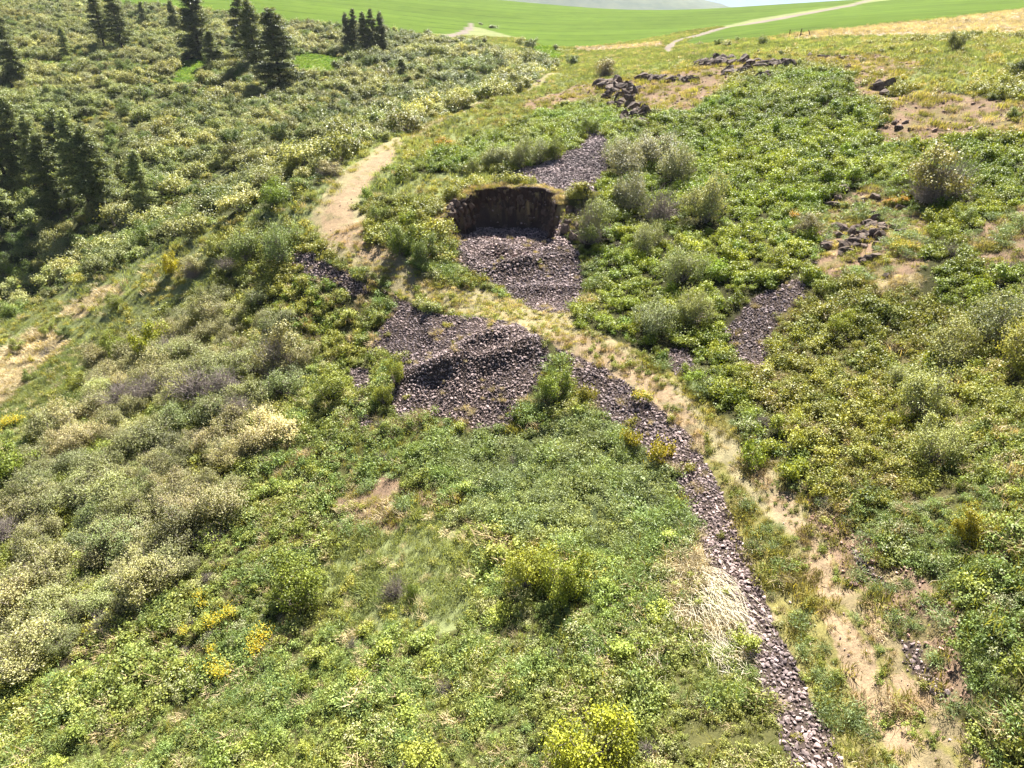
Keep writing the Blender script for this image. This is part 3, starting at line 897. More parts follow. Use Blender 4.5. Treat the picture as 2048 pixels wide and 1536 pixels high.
def zone_soft(P, s=.6):
    return zone(P[:, 0] + RNG.normal(0, s, len(P)), P[:, 1] + RNG.normal(0, s, len(P)))

# near plot: fine cover
def hard_ok(P, p=.10):
    z = zone(P[:, 0], P[:, 1])
    return ~(np.isin(z, [ROCK, DIRT, DARKROCK, LEDGE]) & (RNG.random(len(P)) > p)) & ~((z == SOIL) & (RNG.random(len(P)) > .25)) & ~((z == REED) & (RNG.random(len(P)) > .3))
def near_plot(Pn, c):
    Zn_ = zone_soft(Pn, .3)
    hz = zone(Pn[:, 0], Pn[:, 1])
    ok = hard_ok(Pn, .05) | (hz == Zn_); Pn = Pn[ok]; Zn_ = Zn_[ok]
    _near_rows(Pn, Zn_, c)
def _near_rows(Pn, Zn_, c):
    put("herb", keep(Pn, Zn_, [HERB], .68), .65*c, 1.4*c, (.82, 1.0, .95), (1.25, 1.15, 1.0), 5)
    put("herb_pale", keep(Pn, Zn_, [HERB], .14, 3.0, -.1, 21), .8*c, 1.3*c, (1.0, 1.05, .9), (1.15, 1.1, .8), 5)
    put("feather", keep(Pn, Zn_, [HERB, BLUE], .30, 4.0, 0.05, 22), .9*c, 1.5*c, (.8, 1.1, .8), (1.0, 1.2, .8), 4)
    put("herb", keep(Pn, Zn_, [BLUE], .9), .6*c, 1.2*c, (.85, 1.0, 1.25), (1.15, 1.1, 1.1), 2)
    put("feather", keep(Pn, Zn_, [BLUE], .4), .8*c, 1.4*c, (.85, 1.0, .95), (1.0, 1.1, 1.0), 4)
    put("herb", keep(Pn, Zn_, [HILL, EDGE], .25), .6*c, 1.4*c, (.75, 1.0, .6), (1.1, 1.12, .6), 4)
    put("herb", keep(Pn, Zn_, [OLIVE], .7), .8*c, 1.4*c, (.92, 1.0, .8), (1.3, 1.1, .8), 4)
    put("herb_pale", keep(Pn, Zn_, [OLIVE], .1), .8*c, 1.3*c, (1.1, 1.0, .8), (1.25, 1.0, .7), 4)
    put("herb", keep(Pn, Zn_, [STRIP], .50, 2.0, -.2, 31), .45*c, 1.0*c, (1.1, 1.15, .8), (1.45, 1.3, .8), 4)
    put("feather", keep(Pn, Zn_, [STRIP, SOIL], .14), .8*c, 1.6*c, (.9, 1.15, .9), (1.0, 1.2, 1.1), 4)
    put("herb", keep(Pn, Zn_, [SOIL], .13), .4*c, .9*c, (1.1, 1.1, .8), (1.4, 1.2, .8), 4)
    put("herb", keep(Pn, Zn_, [THICK], .6), .9*c, 1.4*c, (1.0, 1.1, .9), (1.3, 1.1, .9), 4)
    put("herb", keep(Pn, Zn_, [GRASS], .22, 3, -.1, 33), .5*c, 1.0*c, (1.1, 1.1, .8), (1.5, 1.25, .8), 4)
    put("herb", keep(Pn, Zn_, [DIRT], .55, 1.2, .0, 36), .25*c, .75*c, (1.1, 1.2, .8), (1.4, 1.2, .8), 4)
    put("herb", keep(Pn, Zn_, [TAN], .14), .4*c, .9*c, (1.3, 1.2, .8), (1.5, 1.2, .8), 4)
    put("herb", keep(Pn, Zn_, [ROCK], .012), .4*c, .8*c, (1.2, 1.1, .8), (1.4, 1.1, .8), 4)
    put("herb", keep(Pn, Zn_, [REED], .30, 2, -.1, 44), .3*c, .75*c, (1.1, 1.15, .8), (1.5, 1.3, .9), 4)
    put("herb", keep(Pn, Zn_, [LEDGE], .10), .3*c, .6*c, (1.2, 1.1, .8), (1.4, 1.1, .8), 4)
Q_ = grid(-75, 75, 14, 64, .52); _, _, tq = project(Q_); near_plot(Q_[tq >= 33], 1.0)
Q_ = grid(-45, 45, 4, 34, .33); _, _, tq = project(Q_); near_plot(Q_[tq < 33], .68)
# far slopes of the near hill
Pf = grid(-110, 105, 64, 150, .85)
Pf = Pf[hard_ok(Pf)]
Zf = zone_soft(Pf, .8)
put("herb", keep(Pf, Zf, [HERB, EDGE], .95), 1.1, 1.9, (1.1, 1.1, .9), (1.4, 1.2, .9), 5)
put("herb", keep(Pf, Zf, [HILL, OLIVE], .6), .9, 1.6, (.75, .95, .6), (1.1, 1.15, .6), 5)
put("herb", keep(Pf, Zf, [GRASS], .30, 4, -.1, 34), .7, 1.4, (1.4, 1.2, .8), (1.8, 1.4, .8), 5)
put("herb", keep(Pf, Zf, [SOIL], .16), .6, 1.3, (1.2, 1.1, .9), (1.6, 1.2, .8), 5)
put("herb", keep(Pf, Zf, [THICK], .8), 1.1, 1.9, (1.1, 1.1, .9), (1.4, 1.2, .9), 5)
put("herb", keep(Pf, Zf, [TAN], .10), .6, 1.2, (1.2, 1.1, .9), (1.6, 1.2, .8), 5)
Pb = grid(-50, 45, 6, 62, 1.3)
Zb = zone(Pb[:, 0], Pb[:, 1])
put("twigs", keep(Pb, Zb, [HERB, OLIVE, HILL, EDGE, BLUE], .13, 2.5, -.1, 35), .30, .62, (1.0, 1.0, 1.0), (1.3, 1.25, 1.2), 4)
# grass
Pg = grid(-75, 75, 5, 70, .36)
Zg = zone_soft(Pg, .15)
put("grass", keep(Pg, Zg, [GRASS], .75), .7, 1.3, (.85, 1.0, 1.1), (1.25, 1.25, 1.4), 5)
put("grass", keep(Pg, Zg, [REED], .35), .5, 1.0, (1.2, 1.1, 1.1), (1.6, 1.35, 1.4), 3)
put("straw", keep(Pg, Zg, [REED], .22), .5, .9, (.8, .8, .75), (1.05, 1.0, .95), 3)
put("grass", keep(Pg, Zg, [STRIP], .55), .7, 1.2, (1.1, 1.1, .9), (1.6, 1.3, 1.2), 3)
put("straw", keep(Pg, Zg, [HERB, OLIVE, EDGE], .07), .9, 1.6, (.7, .7, .65), (1.05, 1.0, .95), 3)
put("grass", keep(Pg, Zg, [HERB], .14), .9, 1.6, (.9, 1.0, .8), (1.3, 1.15, 1.0), 3)
put("grass", keep(Pg, Zg, [SOIL], .25), .6, 1.2, (1.0, 1.0, .9), (1.5, 1.2, 1.2), 3)
put("straw", keep(Pg, Zg, [SOIL, STRIP], .10), .6, 1.2, (.9, .9, .9), (1.1, 1.1, 1.1), 3)
put("straw", keep(Pg, Zg, [ROCK], .16, 1.6, .28, 41), .5, .9, (.75, .75, .7), (1.0, .98, .9), 3)
put("straw", keep(Pg, Zg, [TAN], .55), .7, 1.3, (.9, .9, .9), (1.15, 1.15, 1.15), 3)
put("straw", keep(Pg, Zg, [GRASS], .07), .7, 1.3, (.8, .85, .7), (1.1, 1.1, 1.1), 3)
put("grass", keep(Pg, Zg, [DIRT], .40, 1.4, -.1, 37), .4, .9, (1.1, 1.0, .8), (1.4, 1.2, 1.0), 3)
put("straw", keep(Pg, Zg, [DIRT], .22), .4, .9, (.8, .7, .6), (1.0, .9, .8), 3)
Pl_ = grid(-9, 9, 68, 80, .3); Zl_ = zone(Pl_[:, 0], Pl_[:, 1])
put("grass", keep(Pl_, Zl_, [LEDGE], .5), .4, .8, (1.05, 1.05, 1.1), (1.4, 1.2, 1.2), 3)
put("straw", keep(Pl_, Zl_, [LEDGE], .3), .6, 1.1, (.8, .75, .7), (1.0, .95, .9), 3)
Pg = grid(-120, 210, 70, 330, .95)
Zg = zone_soft(Pg, .15)
put("grass", keep(Pg, Zg, [MEADOW], .8), 1.0, 1.8, (.5, .9, .5), (.8, 1.1, .5), 5)
put("grass", keep(Pg, Zg, [GRASS], .8), 1.1, 2.0, (.85, 1.0, 1.2), (1.25, 1.25, 1.5), 5)
put("grass", keep(Pg, Zg, [SOIL], .3), 1.2, 2.0, (1.0, 1.0, .9), (1.4, 1.15, 1.0), 5)
put("grass", keep(Pg, Zg, [REED], .35), .9, 1.6, (1.2, 1.1, 1.1), (1.6, 1.35, 1.4), 3)
put("straw", keep(Pg, Zg, [TAN], .8), 1.3, 2.2, (.9, .9, .9), (1.1, 1.1, 1.1), 5)
put("straw", keep(Pg, Zg, [DRY], .45), 1.0, 1.9, (.9, .9, .9), (1.1, 1.1, 1.1), 5)
put("straw", keep(Pg, Zg, [GRASS, SOIL], .07), 1.2, 2.0, (.8, .8, .7), (1.1, 1.1, 1.0), 5)

# ------------------------------------------------------------ shrubs
SH = {}     # kind -> list of arrays, chosen individuals come out of these
def put_shrub(kind, P, s0, s1, ta, tb, scale=8, seed=61, flat=1.0, jit=.13, where=""):
    n = len(P)
    if not n: return
    s = s0 + (s1 - s0) * RNG.random(n) ** 1.4
    SH.setdefault(kind, []).append((P, rot(n, .07), np.c_[s, s, s * flat * RNG.uniform(.8, 1.15, n)], tints(P, ta, tb, scale, jit, seed), np.array([where] * n, dtype=object)))

Pl = grid(-75, 75, 5, 62, .98)
Pl = Pl[hard_ok(Pl, 0) & ((zone(Pl[:, 0], Pl[:, 1]) != SOIL) | (RNG.random(len(Pl)) < .15))]
Zl = zone_soft(Pl, .35)
put_shrub("low_shrub", keep(Pl, Zl, [HILL], .85), .5, 1.3, (.8, .98, .5), (1.3, 1.25, .5), 5, where="hill")
put_shrub("low_shrub", keep(Pl, Zl, [OLIVE], .55), .6, 1.15, (.95, 1.0, .7), (1.3, 1.12, .7), 5, where="olive")
put_shrub("low_shrub", keep(Pl, Zl, [EDGE], .6), .7, 1.3, (.95, 1.0, .9), (1.3, 1.15, .8), 5, where="edge")
put_shrub("low_shrub", keep(Pl, Zl, [HERB], .42, 5, -.1, 71), .45, 1.1, (.9, 1.05, .8), (1.35, 1.25, .85), 5, where="herb")
put_shrub("low_shrub", keep(Pl, Zl, [THICK], .3), .8, 1.3, (1.0, 1.1, .9), (1.3, 1.2, .9), 5, where="thick")
put_shrub("low_shrub", keep(Pl, Zl, [STRIP, SOIL, GRASS], .035), .4, .8, (1.1, 1.1, .9), (1.4, 1.2, .9), 5, where="strip")
Pl = grid(-110, 105, 62, 150, 1.35)
Pl = Pl[hard_ok(Pl, 0) & ((zone(Pl[:, 0], Pl[:, 1]) != SOIL) | (RNG.random(len(Pl)) < .15))]
Zl = zone_soft(Pl, .35)
put_shrub("low_shrub", keep(Pl, Zl, [HILL, OLIVE], .9), .8, 1.6, (.8, 1.05, .5), (1.25, 1.25, .55), 7, where="hill")
put_shrub("low_shrub", keep(Pl, Zl, [HERB, EDGE, THICK], .5), .9, 1.6, (1.0, 1.0, .9), (1.4, 1.2, .8), 7, where="edge")
put_shrub("low_shrub", keep(Pl, Zl, [GRASS, SOIL], .05), .5, 1.2, (1.0, 1.0, .9), (1.4, 1.2, .8), 7, where="crest")
Pt = grid(-75, 30, 10, 110, 1.8)
Zt = zone_soft(Pt, 1.0)
put_shrub("tall_shrub", keep(Pt, Zt, [THICK], .88), .45, 1.15, (.72, .85, .55), (1.22, 1.05, .9), 7, where="thick", jit=.2)
put_shrub("bare_shrub", keep(Pt, Zt, [THICK], .12), .8, 1.4, (1, 1, 1), (1.1, 1.1, 1), 8, where="thick")
Pv = grid(-330, 330, 80, 430, 3.0)
Zv = zone(Pv[:, 0], Pv[:, 1])
put_shrub("draw_shrub", keep(Pv, Zv, [VALLEY], .85, 11, -.27, 81), .45, 1.3, (.72, .86, .55), (1.22, 1.16, .85), 14, where="draw", jit=.22)
put_shrub("draw_shrub", keep(Pv, Zv, [VALLEY], .16), .3, .6, (1.3, 1.25, .5), (1.6, 1.35, .6), 14, where="draw", jit=.1)
put_shrub('green_bush', keep(Pv, Zv, [VALLEY], .10), 1.2, 2.3, (.45, .6, .5), (.8, .95, .6), 14, where='draw', jit=.15)
Pu = grid(-330, 330, 80, 430, 2.6)
Zu = zone(Pu[:, 0], Pu[:, 1])
put("herb", keep(Pu, Zu, [VALLEY], .8), 1.6, 3.0, (.5, .65, .5), (1.0, 1.05, .6), 12, flat=.5)

# stones
ROCKM = None
def stone_mesh(seed, n=14, flatk=.7, name="stone"):
    import bmesh
    rng = np.random.default_rng(seed)
    bm = bmesh.new()
    for p in unit(rng.normal(size=(n, 3))) * rng.uniform(.75, 1, (n, 1)) * [.5, .42 + .2 * rng.random(), .5 * flatk]:
        bm.verts.new(p)
    r = bmesh.ops.convex_hull(bm, input=bm.verts)
    bmesh.ops.delete(bm, geom=[g for g in r['geom_interior'] if isinstance(g, bmesh.types.BMVert)], context='VERTS')
    me = bpy.data.meshes.new(name)
    bm.to_mesh(me); bm.free()
    return me
M_ROCK = plain_mat("basalt", (.16, .132, .125), (.33, .27, .25), 2.2, .8, tint=True, bump=.35, obj_coord=True, bscale=9)
PROTO["stone"] = []
for s in range(8):
    me = stone_mesh(1000 + s, 13, .55 + .3 * (s % 3) / 2)
    me.materials.append(M_ROCK)
    PROTO["stone"].append(me)
Pr = grid(-5, 32, 6, 32, .125)
Zr = zone(Pr[:, 0], Pr[:, 1])
STONES = []
Pn2, Zn2 = Pr, Zr
NEARK = keep(Pr, Zr, [ROCK], .93)
Pr = grid(-30, 32, 32, 56, .155)
Zr = zone(Pr[:, 0], Pr[:, 1])
Pk0 = keep(Pr, Zr, [ROCK], .93)
Pr = grid(-30, 32, 56, 100, .2)
Zr = zone(Pr[:, 0], Pr[:, 1])
_, _, tr_ = project(Pr)
Pk = keep(Pr, Zr, [ROCK], .93)
def put_stones(P, s0, s1, ta, tb, lift=.03):
    n = len(P)
    P = P.copy(); P[:, 2] += lift
    s = s0 + (s1 - s0) * RNG.random(n) ** 2.2
    STONES.append((P, np.c_[RNG.normal(0, .5, n), RNG.normal(0, .5, n), RNG.uniform(0, 6.3, n)], np.c_[s * RNG.uniform(.8, 1.35, n), s, s * RNG.uniform(.7, 1.1, n)], tints(P, ta, tb, 2.5, .33, 91)))
put_stones(NEARK, .07, .29, (.85, .82, .85), (1.25, 1.15, 1.1))
put_stones(Pk0, .10, .33, (.85, .82, .85), (1.25, 1.15, 1.1))
put_stones(Pk, .14, .42, (.85, .82, .85), (1.25, 1.15, 1.1))
put_stones(keep(Pr, Zr, [DARKROCK], .95), .22, .5, (.6, .58, .6), (.9, .85, .85))
put_stones(keep(Pn2, Zn2, [SOIL], .55, .9, -.15, 93), .06, .22, (1.0, .78, .62), (1.35, 1.05, .85))
put_stones(keep(Pn2, Zn2, [DIRT, STRIP, TAN], .05), .05, .16, (1.2, 1.0, .85), (1.6, 1.4, 1.25))
put_stones(keep(Pr, Zr, [SOIL], .25, .9, .0, 93), .12, .38, (.9, .75, .65), (1.2, 1.0, .85))
put_stones(keep(Pr, Zr, [DIRT, STRIP], .018), .08, .24, (1, .9, .8), (1.4, 1.3, 1.2))
Ps = grid(-40, 80, 60, 175, .6)
Zs = zone(Ps[:, 0], Ps[:, 1])
put_stones(keep(Ps, Zs, [SOIL], .28, 1.8, .0, 93), .25, .8, (.9, .75, .65), (1.2, 1.0, .85))
Ps = grid(0, 80, 14, 90, .5)
Zs = zone(Ps[:, 0], Ps[:, 1])
put_stones(keep(Ps, Zs, [SOIL], .16, 1.2, .0, 94), .18, .55, (.9, .72, .6), (1.2, .95, .8))

# ------------------------------------------------------------ things placed one by one
def ground_at(u, v, tmin=8.0, tmax=900.0):
    P, t, has = cast([u], [v], tmin, tmax)
    x, y = P[0, 0], P[0, 1]
    return np.array([x, y, float(height(x, y))]), t[0]

def top_height(P, vt):
    q = (768 - vt) / FPX
    return P[1] * (q * CP - SP) / (CP + q * SP) - P[2]

def set_tint(o, t):
    o["tint"] = [float(c) for c in t]

def place_split(name, meshes, P, rotz, scale, label, cat, group=None, tint=(1, 1, 1), parts=("foliage", "stems"), tilt=(0, 0)):
    e = empty(name, P)
    e.rotation_euler = (tilt[0], tilt[1], rotz)
    e.scale = scale
    tag(e, label, cat, group)
    for me, pn in zip(meshes, parts):
        o = bpy.data.objects.new(pn, me)
        link(o, e)
        set_tint(o, tint)
    return e

# pines: (foot u, v, top v, form, width factor, tint, label)
PN = [
 (22, 385, 205, 0, 1.0, 1.0, "tall pine at the picture's edge, first of the dark stand in the draw", "dark stand of pines in the draw"),
 (62, 372, 196, 1, 1.0, .95, "tallest, bushiest pine of the dark stand low in the draw", "dark stand of pines in the draw"),
 (98, 395, 232, 1, .9, 1.1, "slim pine with bare trunk between two taller pines of the stand", "dark stand of pines in the draw"),
 (122, 425, 268, 0, 1.0, .8, "dark pine standing lowest on the slope, front of the pine stand", "dark stand of pines in the draw"),
 (152, 385, 214, 2, 1.0, 1.0, "dense pine in the middle of the stand, crown reaching down low", "dark stand of pines in the draw"),
 (186, 432, 222, 1, .95, 1.2, "lighter green open-crowned pine at the stand's uphill end", "dark stand of pines in the draw"),
 (212, 425, 250, 2, .9, .9, "dark pine behind the open-crowned pine, last of the stand", "dark stand of pines in the draw"),
 (296, 425, 300, 3, .8, 1.3, "lone yellowish-green fir between the pine stand and the pale thicket", None),
 (6, 445, 345, 4, 1.1, 1.1, "short pine at the lower edge of the stand beside the picture's border", None),
 (38, 168, 82, 4, 1.1, .85, "small dark conical pine on the far side of the draw, near the border", None),
 (18, 120, 8, 0, 1.0, .9, "tall dark pine behind the small conical pine by the border", None),
 (210, 97, -14, 1, 1.0, 1.0, "left pine of the tall pair standing high in the draw below the field", "pair of tall pines high in the draw"),
 (246, 99, -22, 0, 1.0, .9, "right, thicker pine of the tall pair high in the draw", "pair of tall pines high in the draw"),
 (136, 118, 52, 3, .75, 1.45, "olive brown small fir standing alone above the thicket", None),
 (292, 56, 4, 4, .8, 1.0, "thin young pine near the corner of the green field", None),
 (352, 62, 2, 4, .8, .95, "thin young pine just below the green field's edge", None),
 (402, 115, -28, 2, 1.15, .75, "very dark dense pine with black shade at its foot", None),
 (430, 132, 62, 4, 1.1, .95, "half-grown pine in front of the very dark dense pine", None),
 (492, 118, -14, 0, 1.0, .85, "broad dark pine with several tops left of the spruce", None),
 (516, 142, -2, 2, .85, .9, "slimmer pine pressed between the broad pine and the spruce", None),
 (562, 178, 16, 3, 1.15, .75, "dark cone-shaped spruce with wide skirts, beside the meadow", None),
 (698, 104, 26, 2, .75, .65, "outermost pine at the near end of the tight dark clump below the field", "tight clump of dark pines below the field"),
 (712, 104, 18, 0, .75, .65, "tallest pine of the tight dark clump below the field", "tight clump of dark pines below the field"),
 (732, 108, 24, 2, .75, .6, "pine in the middle of the tight dark clump", "tight clump of dark pines below the field"),
 (748, 106, 18, 0, .75, .65, "pine with rounded top in the tight dark clump", "tight clump of dark pines below the field"),
 (766, 104, 24, 2, .75, .65, "last pine of the tight clump, next to the open grass", "tight clump of dark pines below the field"),
 (805, 160, 118, 4, 1.2, .95, "young dark pine alone in the middle of the upper thicket", None),
]
PN_XY = []
for (u, v, vt, fm, wf, tn_, lb, gp) in PN:
    P, t = ground_at(u, v, 105 if u < 700 else 130, 400)
    h = top_height(P, vt)
    cme, tme, hh = PINE[fm]
    s = h / hh
    PN_XY.append((P[0], P[1], 2.0 * s))
    wf *= 1.35
    if u < 320 and v > 300: tn_ *= 1.15
    place_split("pine_tree", (cme, tme), P, random.uniform(0, 6.28), (s * wf, s * wf, s), lb, "pine tree", gp, (tn_, tn_ * .98, tn_ * 1.0), ("crown", "trunk"))

